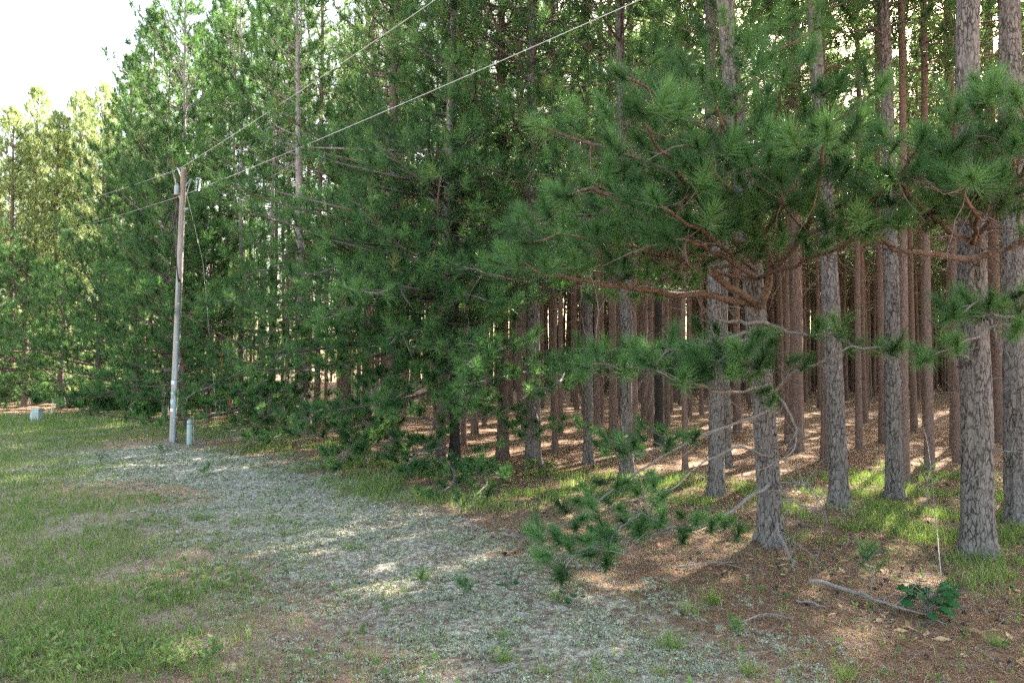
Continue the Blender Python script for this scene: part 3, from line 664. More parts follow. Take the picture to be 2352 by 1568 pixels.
left(380, 962, 16, 300, 1.2, 2.6, 1.6, 47, 'pine left of the utility pole with a clean grey trunk', gain=.3, mat=M_BARK_PALE)
left(480, 975, 15, 520, 1.0, 2.4, 1.2, 48, 'leafy low-limbed pine filling the gap beside the orange ribbon', gain=.6, spacing=.34, nb=6)
left(800, 985, 20, 250, 2.4, 2.6, 1.1, 49, 'dense dark green pine between the tall pale trunk and the flared one', gain=.45, spacing=.30, t0=.3, nb=6, fc=.4)
left(600, 985, 18, 560, .9, 3.2, 1.8, 50, 'bushy pine sweeping the grass in front of the narrow trunks', gain=.7, elev=(-12, 40), spacing=.32, nb=6, fc=.6)
left(310, 952, 20, 400, 1.0, 3.2, 2.0, 51, 'bushy dark pine of middling height left of the pole, limbs down to grass', gain=.5, spacing=.34, nb=6)
left(225, 945, 18, 590, .8, 3.4, 1.8, 52, 'broad low dark pine with limbs to the ground above the white stake', gain=.5, spacing=.34, nb=6)
left(140, 938, 20, 640, .7, 3.4, 1.7, 53, 'lowest dark green pine, right behind the grey utility box', gain=.5, spacing=.34, nb=6)
left(60, 934, 20, 600, .7, 3.6, 1.8, 54, 'spreading pine at the far end of the grassy strip', gain=.5, spacing=.34, nb=6)
left(-30, 930, 20, 560, .6, 3.6, 1.8, 55, 'pine partly cut off by the frame at the end of the strip', gain=.5, spacing=.34, nb=6)
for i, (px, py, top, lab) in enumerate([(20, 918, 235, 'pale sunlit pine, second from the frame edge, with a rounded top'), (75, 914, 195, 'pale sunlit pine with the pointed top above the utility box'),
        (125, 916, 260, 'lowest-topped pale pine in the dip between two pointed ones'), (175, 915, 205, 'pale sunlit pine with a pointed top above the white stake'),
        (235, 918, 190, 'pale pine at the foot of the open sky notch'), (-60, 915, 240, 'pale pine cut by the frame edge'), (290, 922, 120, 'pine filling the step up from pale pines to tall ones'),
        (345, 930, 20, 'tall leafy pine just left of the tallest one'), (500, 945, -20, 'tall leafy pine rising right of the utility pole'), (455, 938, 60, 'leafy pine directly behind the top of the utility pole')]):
    left(px, py, 14, top, .7, 2.9, 1.6, 60 + i, lab, gain=0, nmat=M_NEEDLE_PAINTED_SUN if px < 260 else None, n=40, w=.032, spacing=.33, mat=M_BARK_MID)

# ------------------------------------------------------------------ the plantation behind
taken = [(o.location.x, o.location.y) for o in bpy.data.objects if o.get('category') == 'pine tree']
rng = np.random.RandomState(7)
e1 = np.array([-.707, .707]); e2 = np.array([.66, .75]); cand = []
for a in np.arange(-60, 90, 2.15):
    for b in np.arange(-40, 110, 2.3):
        q = np.array([4, 9.0]) + e1 * a + e2 * b + rng.randn(2) * .28
        x, y = q
        if y < edge(x) + (5.5 if x > 1 else 1.6) or y < 3 or y > 88 or x > y * .80 + 9 or x < -60: continue
        s_ = y - edge(x)
        lq = (x + 28) * .78 - (y - 42) * .63
        if lq < 12 and 8 < s_ < 38: continue
        if lq < 22 and 26 < s_ < 40: continue
        if min((x - u) ** 2 + (y - v) ** 2 for u, v in taken) < 1.5: continue
        if rng.rand() < .10 or (x - 17.5) ** 2 + (y - 28.5) ** 2 < 11 or (x - 11) ** 2 + (y - 27) ** 2 < 7: continue
        cand.append((x, y))
vis = [(x, y) for x, y in cand if abs(x) < .765 * y]
vis.sort(key=lambda p: p[1])
rest = [p for p in cand if abs(p[0]) >= .765 * p[1]]
far_extra = [(u * v, v) for u, v in zip(rng.rand(330) * .90 - .12, 52 + 38 * rng.rand(330))]
NV = 285
print('plantation', len(cand), 'visible', len(vis), 'rest', len(rest))
COLS = [(395, 'beyond the utility pole'), (700, 'between the utility pole and the tall pale trunk'), (905, 'between the tall pale trunk and the flared one'),
        (1042, 'between the flared trunk and the dark-barked one'), (1225, 'between the dark-barked trunk and the stout sprayed one'),
        (1440, 'between the stout sprayed trunk and the next grey one'), (1645, 'between the blackish spruce and its grey neighbours'),
        (1775, 'between the split-looking trunk and the forked pine'), (1928, 'between the forked pine and the leaning grey trunk'),
        (2055, 'between the leaning grey trunk and the straight one'), (2245, 'between the straight grey trunk and the thickest one'), (9999, 'past the thickest trunk at the frame edge')]
def plabel(x, y):
    px = CX + F * x / y; where = next(w for c_, w in COLS if px < c_)
    return ('slim reddish nearer trunk ' if y < 24 else 'reddish middle distance trunk ' if y < 36 else 'thin trunk deep in the plantation ') + where
proto = []
for i, (x, y) in enumerate(vis[:NV]):
    v = rng.randint(6); rz = rng.rand() * 6.28; s = .92 + .16 * rng.rand(); wd = .8 + .45 * rng.rand()
    r = empty('plantation_pine', (x, y, float(gz(x, y))), rz); r.scale = (wd, wd, s)
    tag(r, plabel(x, y), 'pine tree', 'pines in the plantation rows')
    link('trunk', VAR[v][0], None, r); link('crown', VAR[v][1], None, r)
# all others: one mass, closed at its far side by pines leafy to the ground
rl = np.random.RandomState(77); LOWV = []
for i in range(3):
    LOWV.append(grow(rl, 16 + 3 * i, .15, .6, low(2.6, 1.6), elev=(0, 40), step=.6, nb=6, spacing=.42, tl=.9, sides=6, dead_n=2, s=1.3, twigs=False)[2])
fringe = [(x_, 78 + rl.rand() * 14) for x_ in np.arange(-75, 85, 2.4)] + [(x_ + rl.randn(), float(edge(x_)) + 32 + 12 * rl.rand()) for x_ in np.arange(-75, -19, 2.0)]
FT, FN, FTT = Tubes(), [], []
for q_, (x, y) in enumerate(vis[NV:] + rest + far_extra + fringe):
    v = rng.randint(6); _, _, (A, D, S), h = VAR[v]
    if q_ >= len(vis[NV:] + rest + far_extra): A, D, S = LOWV[v % 3]; h = 16 + 3 * (v % 3)
    g = float(gz(x, y)) if y < 60 else 0
    rz = rng.rand() * 6.28; c, s = math.cos(rz), math.sin(rz); M = np.array([[c, -s, 0], [s, c, 0], [0, 0, 1]])
    FT.add([(x, y, g - .3), (x, y, g + 4), (x + rng.randn() * .1, y, g + 9), (x, y + rng.randn() * .1, g + 14), (x, y, g + h)], np.array([.16, .135, .11, .08, .02]), 6)
    for k in range(14):
        z = 5 + 5 * rng.rand(); az = rng.rand() * 6.28; l = .3 + rng.rand()
        FT.add([(x, y, g + z), (x + math.cos(az) * l, y + math.sin(az) * l, g + z + .1)], [.012, .005], 3, cap=False)
    sel = rng.rand(len(A)) < .8; P_ = A[sel] @ M.T + [x, y, g]; D_ = D[sel] @ M.T
    FN.append(needles('t', P_, D_, S[sel] * 1.1, 8, rng, .22, .06)); 
def join_tri(ms, name):
    vs, tn = [], []
    for m_ in ms:
        a = np.empty(len(m_.vertices) * 3, np.float32); m_.vertices.foreach_get('co', a); vs.append(a.reshape(-1, 3, 3))
        b = np.empty(len(m_.polygons), np.float32); m_.attributes['tint'].data.foreach_get('value', b); tn.append(b)
        bpy.data.meshes.remove(m_)
    return tri_mesh(name, np.concatenate(vs), np.concatenate(tn))
far = empty('distant_forest'); tag(far, 'mass of further pines filling the depth of the plantation', 'forest', kind='stuff')
tag(link('forest_trunks', FT.mesh('forest_trunks'), M_BARK_RED, far), kind='stuff')
tag(link('forest_crowns', join_tri(FN, 'forest_crowns'), M_NEEDLE_FAR, far), kind='stuff')

# ------------------------------------------------------------------ ground cover
def scatter(n, seed, x0=-30, x1=16, y0=3.5, y1=42, power=1.7):
    """random ground points, denser near the camera"""
    r = np.random.RandomState(seed); y = y0 + (y1 - y0) * r.rand(n) ** power
    x = (r.rand(n) * 2 - 1) * (y * .80 + 1.0)
    ok = (x > x0) & (x < x1); return x[ok], y[ok], r
def blades(name, x, y, r, ln, wid, lean=.5, tint=None, z=None):
    n = len(x); b = np.stack([x, y, gz(x, y) if z is None else z], -1); az = r.rand(n) * 6.283
    d = np.stack([np.cos(az) * lean * r.rand(n), np.sin(az) * lean * r.rand(n), np.ones(n)], -1); d = norm(d)
    a2 = r.rand(n) * 6.283; w = np.stack([np.cos(a2), np.sin(a2), np.zeros(n)], -1) * (wid / 2)[:, None]
    bend = np.stack([np.cos(az), np.sin(az), -.4 * np.ones(n)], -1) * (ln * .28 * r.rand(n))[:, None]
    m1 = b + d * (ln * .55)[:, None]; tip = b + d * ln[:, None] + bend
    V1 = np.stack([b - w, b + w, m1 + w * .7], 1); V2 = np.stack([b - w, m1 + w * .7, m1 - w * .7], 1); V3 = np.stack([m1 - w * .7, m1 + w * .7, tip], 1)
    V = np.stack([V1, V2, V3], 1).reshape(-1, 3, 3); t = r.rand(n) if tint is None else tint
    return tri_mesh(name, V, np.repeat(t, 3))
x, y, r = scatter(620000, 1)
li, gr, eg, sa = zones(x, y)
clump = fbm(x * 1.6, y * 1.6, 3); c2 = fbm(x * .5 + 7, y * .5, 2)
under = (y > edge(x) + .5)
d = gr * np.clip((clump - .40) * 4, .14, .85) * np.clip((c2 - .2) * 4, .4, 1) * (1 - .95 * sa)
leftness = np.clip((-x / y - .30) * 3, 0, 1); d = np.maximum(d, gr * leftness * .7 * np.clip((clump - .25) * 4, 0, 1))
d = np.maximum(d, eg * np.clip((clump - .45) * 8, .05, 1)); d = np.maximum(d, li * np.clip((clump - .66) * 6, .004, .3))
d = np.maximum(d, .03 * (~under)); d = np.where(under & (eg < .1), .004, d)
k = r.rand(len(x)) < d; x, y, eg, gr = x[k], y[k], eg[k], gr[k]
far_g = np.clip((y - 20) / 10, 0, 1)
ln = (.045 + .11 * r.rand(len(x))) * (1 + .5 * (eg > .3) + 1.4 * far_g * (gr > .3)); wid = .004 + .0006 * y
print('grass', len(x))
tint = np.clip(r.rand(len(x)) * .55 + fbm(x * .8, y * .8) * .5 - .08 + (r.rand(len(x)) < .14) * .45, 0, 1)
tag(link('grass', blades('grass', x, y, r, ln, wid, .7, tint), M_GRASS), 'short thin green grass growing over the open ground', 'grass', kind='stuff')

# fallen needle litter
x, y, r = scatter(420000, 2, y1=30)
li, gr, eg, sa = zones(x, y); k = r.rand(len(x)) < np.clip(1 - .75 * gr - .75 * li, .1, 1); x, y = x[k], y[k]; n = len(x)
az = r.rand(n) * 6.283; l = .05 + .09 * r.rand(n); dv = np.stack([np.cos(az), np.sin(az), (r.rand(n) - .4) * .35], -1) * l[:, None]
b = np.stack([x, y, gz(x, y) + .008 + .015 * r.rand(n)], -1); wv = np.stack([-np.sin(az), np.cos(az), np.zeros(n)], -1) * (.0016 + .0003 * y)[:, None]
tag(link('needle_litter', tri_mesh('litter', np.stack([b - wv, b + wv, b + dv], 1), np.clip(r.rand(n) + (r.rand(n) < .1) * .4, 0, 1)), M_DRY),
    'brown fallen pine needles carpeting the ground', 'needle litter', kind='stuff')

# reindeer lichen cushions
import bmesh
bm = bmesh.new(); bmesh.ops.create_icosphere(bm, subdivisions=1, radius=1); IV = np.array([v.co[:] for v in bm.verts]); IF = np.array([[v.index for v in f.verts] for f in bm.faces]); bm.free()
x, y, r = scatter(90000, 3, y0=4.2, y1=20, power=1.4)
li, gr, eg, sa = zones(x, y); cl = fbm(x * 2.6 + 3, y * 2.6, 3)
k = r.rand(len(x)) < li * np.clip((cl - .38) * 5, 0, 1) * np.clip(1.3 - y / 24, .2, 1); x, y = x[k][:26000], y[k][:26000]; n = len(x); print('lichen', n)
rad = .018 + .035 * r.rand(n) ** 1.6; m_ = 44
dv = norm(r.randn(n, m_, 3)); dv[..., 2] = np.abs(dv[..., 2]) * .75
c_ = np.stack([x, y, gz(x, y) + .004], -1)[:, None] + dv * (rad[:, None, None] * (.55 + .5 * r.rand(n, m_, 1)))
sz = (.0038 + .0005 * y)[:, None, None]
V = (c_[:, :, None] + r.randn(n, m_, 3, 3) * sz[..., None]).reshape(-1, 3, 3)
LT = np.clip(np.repeat(r.rand(n), m_) * .7 + .3 * r.rand(n * m_), 0, 1)
ml, t, N, L, out = nt('lichen')
a = N.new('ShaderNodeAttribute'); a.attribute_name = 'tint'; tcn = N.new('ShaderNodeTexCoord')
nn = N.new('ShaderNodeTexNoise'); nn.inputs['Scale'].default_value = 90; nn.inputs['Detail'].default_value = 5; L.new(tcn.outputs['Object'], nn.inputs['Vector'])
r1 = ramp(N, [(.30, (.28, .29, .20)), (.5, (.46, .48, .35)), (.68, (.62, .64, .49))]); L.new(nn.outputs['Fac'], r1.inputs['Fac'])
hs = N.new('ShaderNodeHueSaturation'); mr = N.new('ShaderNodeMapRange'); mr.inputs['To Min'].default_value = .62; mr.inputs['To Max'].default_value = 1.1
L.new(a.outputs['Fac'], mr.inputs['Value']); L.new(mr.outputs[0], hs.inputs['Value']); L.new(r1.outputs[0], hs.inputs['Color'])
pp = N.new('ShaderNodeBsdfPrincipled'); pp.inputs['Roughness'].default_value = 1; pp.inputs['Specular IOR Level'].default_value = .05
bb_ = N.new('ShaderNodeBump'); bb_.inputs['Strength'].default_value = 1; bb_.inputs['Distance'].default_value = .02
L.new(nn.outputs['Fac'], bb_.inputs['Height']); L.new(bb_.outputs[0], pp.inputs['Normal']); L.new(hs.outputs[0], pp.inputs['Base Color']); L.new(pp.outputs[0], out.inputs['Surface'])
tag(link('reindeer_lichen', tri_mesh('lichen', V, LT), ml),
    'pale mint-grey lichen cushions spread over the bare ground', 'lichen', kind='stuff')

x, y, r = scatter(30000, 31, y0=4.5, y1=26, power=1.5)
li, gr, eg, sa = zones(x, y); k = r.rand(len(x)) < np.clip(gr * np.clip((fbm(x * 1.1 + 30, y * 1.1, 3) - .46) * 5, .05, 1) + .05 * eg + .03, 0, 1); x, y = x[k], y[k]; n = len(x); m_ = 5
az = r.rand(n, m_) * 6.283; l = .02 + .045 * r.rand(n, m_); u = np.stack([np.cos(az), np.sin(az), .2 + .7 * r.rand(n, m_)], -1); u = norm(u) * l[..., None]
v = np.stack([-np.sin(az), np.cos(az), 0 * az], -1) * (l * .3)[..., None]; b = np.stack([x, y, gz(x, y)], -1)[:, None] + u * .25 + [0, 0, .015] + np.stack([0 * az, 0 * az, .04 * r.rand(n, m_)], -1)
V = np.stack([np.stack([b, b + u * .5 + v, b + u], 2), np.stack([b, b + u, b + u * .5 - v], 2)], 2).reshape(-1, 3, 3)
tag(link('weeds', tri_mesh('weeds', V, np.clip(np.repeat(r.rand(n), m_ * 2) * .8, 0, 1)), M_GRASS), 'low broad-leaved weeds mixed into the thin grass', 'weeds', kind='stuff')
x, y, r = scatter(1400, 32, y0=4.5, y1=22, power=1.3); k = y > edge(x) - 4; x, y = x[k], y[k]; T = Tubes()
for i in range(len(x)):
    az = r.rand() * 6.28; dd = np.array([math.cos(az), math.sin(az), .1]) * .022; p0 = np.array([x[i], y[i], float(gz(x[i], y[i])) + .02]); T.add([p0 - dd, p0 - dd * .3, p0 + dd * .6, p0 + dd], [.010, .020, .014, .003], 7)
tag(link('pine_cone_litter', T.mesh('cones'), M_BARK_DARK), 'dark open pine cones lying on the needle floor', 'pine cones', kind='stuff')
# fallen twigs and dry leaves that nobody could count
x, y, r = scatter(9000, 4, y0=4.2, y1=32, power=1.4); T = Tubes()
for i in range(len(x)):
    if y[i] < edge(x[i]) - 6 and r.rand() < .85: continue
    az = r.rand() * 6.28; l = .05 + .35 * r.rand() ** 2; dd = np.array([math.cos(az), math.sin(az), 0]); p0 = np.array([x[i], y[i], float(gz(x[i], y[i])) + .012])
    q = p0 + dd * l * .5 + np.append(r.randn(2) * .04 * l * 3, .02 * r.rand()); T.add([p0, q, p0 + dd * l], [.003, .0035, .002], 3, cap=False)
for i in range(900):
    y_ = 4.5 + 16 * r.rand() ** 1.3; x_ = (r.rand() * 2 - 1) * (y_ * .8)
    if y_ < edge(x_) - 4.5: continue
    p0 = np.array([x_, y_, float(gz(x_, y_)) + .012]); az = r.rand() * 6.28
    dead_branch(T, p0, (math.cos(az), math.sin(az), .12 + .25 * r.rand()), .15 + .75 * r.rand() ** 2, r, .003 + .006 * r.rand(), .55, 2)
tag(link('twig_litter', T.mesh('twigs'), M_TWIG), 'small grey twigs strewn over the forest floor', 'twigs', kind='stuff')
x, y, r = scatter(5200, 6, y0=4.5, y1=30, power=1.3); k = (y > edge(x) - 3.5); x, y = x[k], y[k]; n = len(x)
az = r.rand(n) * 6.283; l = .035 + .05 * r.rand(n); u = np.stack([np.cos(az), np.sin(az), .5 * (r.rand(n) - .5)], -1) * l[:, None]
v = np.stack([-np.sin(az), np.cos(az), .9 * (r.rand(n) - .2)], -1) * (l * .38)[:, None]; b = np.stack([x, y, gz(x, y) + .02], -1)
V = np.stack([np.stack([b - u, b + v, b + u], 1), np.stack([b - u, b + u, b - v * .8 + [0, 0, .01]], 1)], 1).reshape(-1, 3, 3)
tag(link('dry_leaf_litter', tri_mesh('dry_leaves', V, np.repeat(r.rand(n), 2)), M_OAKDRY), 'tan dry oak leaves scattered on the needle floor', 'dry leaves', kind='stuff')

# ------------------------------------------------------------------ utility pole and its gear
M_POLE = plain('weathered_pole_wood', (.26, .23, .215), (.44, .40, .375), 14, .85, stretch=(6, 6, .5))
M_PIPE = plain('grey_plastic_conduit', (.20, .25, .27), (.28, .33, .36), 3, .4, spec=.5)
M_STEEL = plain('galvanised_steel', (.45, .48, .50), (.60, .62, .64), 10, .45, .6)
M_TANK = plain('pale_grey_paint', (.28, .33, .35), (.36, .41, .43), 5, .5)
M_BLACK = plain('black_rubber', (.012, .012, .013), (.02, .02, .022), 5, .5)
M_WIRE = plain('bright_aluminium_wire', (.55, .56, .55), (.65, .66, .65), 5, .4, .2)
M_WHITE = plain('white_tag', (.65, .68, .70), (.8, .82, .84), 30, .5)
M_BLUE = plain('pale_blue_tag', (.25, .45, .55), (.45, .62, .70), 30, .5)
M_GREENBOX = plain('faded_grey_green_paint', (.36, .43, .40), (.46, .52, .49), 6, .5)
M_MARKER = plain('light_green_marker', (.24, .33, .30), (.32, .41, .37), 6, .5)
M_ORANGE = plain('orange_tape', (.65, .10, .02), (.80, .16, .03), 6, .6)

px_, py_ = ground_at(397, 1012); pz = float(gz(px_, py_)); base = np.array([px_, py_, pz])
top = at(422, 388, py_) - base
root = empty('utility_pole', base); tag(root, 'weathered wooden utility pole with grey conduit and small transformer, leaning slightly', 'utility pole')
def pol(t, off=(0, 0, 0)): return top * t + np.array(off)
T = Tubes(); T.add([pol(-.05), pol(.3), pol(.7), pol(1)], [.105, .10, .09, .08], 20); T.add([pol(.998), pol(1.004)], [.08, .04], 20)
link('pole', T.mesh('pole'), M_POLE, root)
cdir = norm(np.array([.55, -1, 0]))
T = Tubes(); T.add([pol(-.03, (.085, -.12, 0)), pol(.25, (.085, -.12, 0)), pol(.59, (.075, -.115, 0))], [.05, .05, .05], 14); cnd = link('conduit', T.mesh('conduit'), M_PIPE, root)
T = Tubes()
for t_ in (.08, .22, .36, .5): T.add([pol(t_, (.085, -.12, 0)), pol(t_ + .006, (.085, -.12, 0))], [.055, .055], 14)
link('conduit_strap', T.mesh('strap'), M_STEEL, cnd)
T = Tubes(); a = np.linspace(0, 1, 22)
loop = [pol(.59, (.075, -.115, 0)), pol(.60, (.06, -.22, 0)), at(398, 497, py_ - .3) - base, at(383, 505, py_ - .3) - base, at(378, 525, py_ - .3) - base, at(386, 537, py_ - .3) - base,
        at(399, 522, py_ - .25) - base, at(404, 495, py_ - .22) - base, at(408, 462, py_ - .2) - base]
T.add(smooth_path(loop, 5), .022, 8); link('cable_loop', T.mesh('cable'), M_BLACK, root)
# transformer can on the left face
c = at(406, 437, py_ - .1) - base; T = Tubes()
T.add([c + [0, 0, -.15], c + [0, 0, -.14], c + [0, 0, .13], c + [0, 0, .15]], [.06, .07, .07, .055], 16); can = link('transformer', T.mesh('can'), M_TANK, root)
T = Tubes()
for dx in (-.03, .03): T.add([c + [dx, 0, .14], c + [dx, 0, .18], c + [dx, 0, .22]], [.015, .02, .012], 8)
link('bushing', T.mesh('bushing'), M_PIPE, can)
T = Tubes(); T.add([pol(.86), at(395, 388, py_) - base], [.02, .015], 6); T.add([pol(.95), at(408, 386, py_) - base, at(402, 386, py_) - base], [.02, .02, .02], 6)
link('insulator_bracket', T.mesh('bracket'), M_STEEL, root)
T = Tubes(); q = at(448, 418, py_) - base
T.add([pol(.93, (.05, 0, 0)), at(438, 412, py_) - base, q], [.02, .02, .015], 6); T.add([pol(.88, (.05, 0, 0)), at(440, 410, py_) - base], [.018, .015], 6)
cut = link('cutout_arm', T.mesh('cutout_arm'), M_STEEL, root)
T = Tubes(); s0 = at(452, 408, py_) - base; e0 = at(449, 440, py_) - base
for i in range(6):
    f = i / 6; T.add([s0 * (1 - f) + e0 * f, s0 * (1 - f - .06) + e0 * (f + .06), s0 * (1 - f - .12) + e0 * (f + .12)], [.012, .03, .012], 10)
link('insulator', T.mesh('insulator'), M_TANK, cut)
T = Tubes(); T.add([at(461, 412, py_) - base, at(456, 438, py_) - base], [.022, .022], 8); T.add([at(452, 409, py_) - base, at(462, 411, py_) - base], [.015, .015], 6); link('fuse_holder', T.mesh('fuse'), M_STEEL, cut)
T = Tubes(); T.add([pol(.85, (.04, -.02, 0)), pol(.85, (.2, -.05, 0))], [.03, .035], 8); T.add([pol(.80, (.04, -.02, 0)), pol(.80, (.17, -.05, 0))], [.03, .03], 8); link('spool_insulator', T.mesh('spool'), M_TANK, root)
for i, (t_, hh, m_) in enumerate([(.215, .10, M_WHITE), (.175, .07, M_BLUE), (.145, .14, M_BLUE), (.115, .10, M_WHITE)]):
    th = np.linspace(-2.5, -.9, 9); VV = []
    for z_ in (-hh / 2, hh / 2):
        for rr in (.1085, .1055): VV += [pol(t_) + [math.cos(a_) * rr, math.sin(a_) * rr, z_] for a_ in th]
    VV = np.array(VV).reshape(2, 2, 9, 3); flat = VV.reshape(-1, 3); ff = [[j, j + 1, 18 + j + 1, 18 + j] for j in range(8)]
    link('pole_tag', poly_mesh('tag', flat, np.array(ff), False), m_, root)

def sag(a, b, s, k=24):
    t = np.linspace(0, 1, k)[:, None]; P = a * (1 - t) + b * t; P[:, 2] -= (4 * s * t * (1 - t)).ravel(); return P
def wire(name, pts, r_, label):
    T = Tubes(); T.add(pts, r_, 5); tag(link(name, T.mesh(name), M_WIRE), label, 'wire', 'overhead wires on the utility pole')
pA = at(413, 387, py_); pB = at(425, 447, py_)
qA = at(1000, 0, 11.7); qB = at(1470, 0, 8.76)
wire('overhead_wire', np.vstack([sag(pA, qA, .05), (qA + (qA - pA) * .6)[None]]), .006, 'upper overhead wire running from the pole top up out of view')
wire('overhead_wire', np.vstack([sag(pB, qB, .05), (qB + (qB - pB) * .5)[None]]), .0055, 'lower, brighter overhead wire crossing the pines diagonally')
wire('overhead_wire', sag(pA, at(130, 475, 33) , .1), .0045, 'upper wire leaving the pole towards the grassy strip')
wire('overhead_wire', sag(pB, at(60, 550, 36), .1), .0045, 'lower wire leaving the pole towards the grassy strip')
T = Tubes(); g0 = at(430, 450, py_); g1 = at(466, 600, py_ + 1.0); gnd = np.array([*ground_at(500, 985), 0.0]); gnd[2] = float(gz(gnd[0], gnd[1]))
T.add([g0, g1, gnd], .005, 5); m1 = g0 * .35 + g1 * .65; T.add([m1, m1 + (g1 - g0) * .06], [.018, .018], 8)
tag(link('guy_wire', T.mesh('guy_wire'), M_WIRE), 'thin guy wire with strain insulator slanting down from the pole', 'wire')

def box_bm(bm, c, s, bev=.01):
    r_ = bmesh.ops.create_cube(bm, size=1); vs = r_['verts']
    for v in vs: v.co = Vector((c[0] + v.co.x * s[0], c[1] + v.co.y * s[1], c[2] + v.co.z * s[2]))
    es = list({e for v in vs for e in v.link_edges}); bmesh.ops.bevel(bm, geom=es, offset=bev, segments=2, affect='EDGES')
def bm_obj(name, bm, mat, parent=None):
    me = bpy.data.meshes.new(name); bm.to_mesh(me); bm.free(); return link(name, me, mat, parent)

# marker post beside the pole and thin stake
x, y = ground_at(436, 1018); g = float(gz(x, y))
root = empty('marker_post', (x, y, g)); tag(root, 'short pale green round marker post beside the utility pole', 'post')
T = Tubes(); T.add([(0, 0, -.1), (0, 0, .7), (0, 0, .74)], [.088, .085, .05], 20, cap=True); link('post', T.mesh('post'), M_MARKER, root)
T = Tubes(); T.add([(0, 0, .60), (0, 0, .63)], [.092, .092], 20); T.add([(0, 0, .735), (0, 0, .76)], [.05, .02], 16); link('cap', T.mesh('cap'), M_PIPE, root)
def stake(px, py, topx, topy, label, r_=.012, mat=M_WHITE):
    x, y = ground_at(px, py); g = float(gz(x, y)); q = at(topx, topy, y); T = Tubes()
    T.add([(0, 0, -.05), (q[0] - x, 0, q[2] - g - .02), (q[0] - x, 0, q[2] - g)], [r_, r_, r_ * .4], 6)
    o = link('survey_stake', T.mesh('stake'), mat); o.location = (x, y, g); tag(o, label, 'stake')
stake(446, 1010, 444, 955, 'thin wooden stake close beside the pale green marker post', .011, M_POLE)
stake(117, 955, 122, 915, 'thin white stake standing in grass near the grey utility box', .02)
# pedestal box
x, y = ground_at(85, 967); g = float(gz(x, y)); root = empty('utility_box', (x, y, g), R(-8)); tag(root, 'pale grey-green utility pedestal box standing in tall grass', 'utility box')
bm = bmesh.new(); box_bm(bm, (0, 0, .24), (.38, .30, .52), .015); bm_obj('cabinet', bm, M_GREENBOX, root)
bm = bmesh.new(); box_bm(bm, (0, 0, .53), (.41, .33, .06), .02); bm_obj('lid', bm, M_GREENBOX, root)
bm = bmesh.new(); box_bm(bm, (-.13, -.152, .46), (.05, .01, .04), .003); bm_obj('lock', bm, M_ORANGE, root)
bm = bmesh.new(); box_bm(bm, (.02, -.1535, .27), (.22, .008, .30), .003); bm_obj('door', bm, M_TANK, root)

# orange flagging
def ribbon(px0, py0, px1, py1, Y, label, w=.05):
    a, b = at(px0, py0, Y), at(px1, py1, Y); V = []; n = 9; rr = np.random.RandomState(3)
    for i in range(n):
        t = i / (n - 1); c = a * (1 - t) + b * t + np.array([.012 * math.sin(t * 14), .03 * math.sin(t * 9), 0]); an = t * 5
        hw = np.array([math.cos(an) * w / 2, math.sin(an) * w / 2, 0]) + np.array([w * .25, 0, 0]); tk = np.array([0, .003, 0])
        V += [c - hw, c + hw, c + hw + tk, c - hw + tk]
    ff = []
    for i in range(n - 1):
        k = i * 4
        for j in range(4): ff.append([k + j, k + (j + 1) % 4, k + 4 + (j + 1) % 4, k + 4 + j])
    tag(link('flagging_ribbon', poly_mesh('ribbon', np.array(V), np.array(ff), True), M_ORANGE), label, 'ribbon')
ribbon(504, 810, 513, 852, 19.5, 'longer orange flagging ribbon hanging among the low limbs')
ribbon(526, 912, 530, 935, 19.0, 'short orange flagging ribbon tied below the longer one', .06)

# ------------------------------------------------------------------ seedlings, tufts, sticks
def seedling(px, py, hpx, seed, label, nb=6, n=60, s=.55, thin=False):
    x, y = ground_at(px, py); g = float(gz(x, y)); h = hpx / F * y; rr = np.random.RandomState(seed); root = empty('pine_seedling', (x, y, g)); tag(root, label, 'seedling')
    T = Tubes(); tf = []; P = np.array([[0, 0, -.03], [rr.randn() * .02, 0, h * .35], [rr.randn() * .03, 0, h * .7], [rr.randn() * .03, 0, h]]); T.add(P, [.009, .008, .006, .004], 6)
    for i in range(nb):
        f = .3 + .65 * i / nb; p, tn, _ = along(P, f); az = i * 2.4 + rr.rand(); l = h * .30 * (1.2 - f) + .04
        e = p + np.array([math.cos(az) * l, math.sin(az) * l, l * .9]); T.add([p, (p + e) / 2 + [0, 0, -.01], e], [.005, .004, .003], 4); tf.append((e, norm(e - p), s)); tf.append(((p + e) / 2, norm(e - p), s * .85))
    tf.append((P[-1], np.array([0, 0, 1.]), s)); tf.append((P[-2], np.array([0, 0, 1.]), s))
    link('stem', T.mesh('stem'), M_TWIG, root)
    link('needles', needles('needles', np.array([a for a, _, _ in tf]), np.array([b for _, b, _ in tf]), np.array([c for _, _, c in tf]), n, rr, .16, .004, yellow=.2), M_NEEDLE, root)
seedling(1998, 1350, 110, 1, 'knee-high pine seedling with two tufted tops in front of the sunlit grass', 8, 60, .6)
seedling(1070, 1368, 42, 2, 'small pine seedling in pale lichen left of the oak sprout', 3)
seedling(967, 1345, 36, 3, 'small yellowish pine seedling at the lichen, further left of the oak sprout', 3)
seedling(1692, 1458, 26, 4, 'single-tufted pine seedling on bare litter below the fallen branch', 2)
seedling(470, 1112, 40, 5, 'small pine seedling on the sunlit lichen near the reddish sand', 4)
seedling(2130, 1165, 110, 6, 'thin airy young pine beside the thickest trunk in dappled light', 7, 40, .5)
seedling(1050, 1180, 60, 7, 'young pine sprout in the shaded grass beside hanging sprays', 5)
seedling(1180, 1050, 80, 8, 'pale young sapling leaning under the grey trunk sprays', 5)
seedling(845, 1085, 90, 9, 'small spreading pine sapling in the shade near the flared trunk', 9, 50, .8)
seedling(370, 1050, 26, 10, 'low dark pine tuft near the foot of the utility pole', 3)

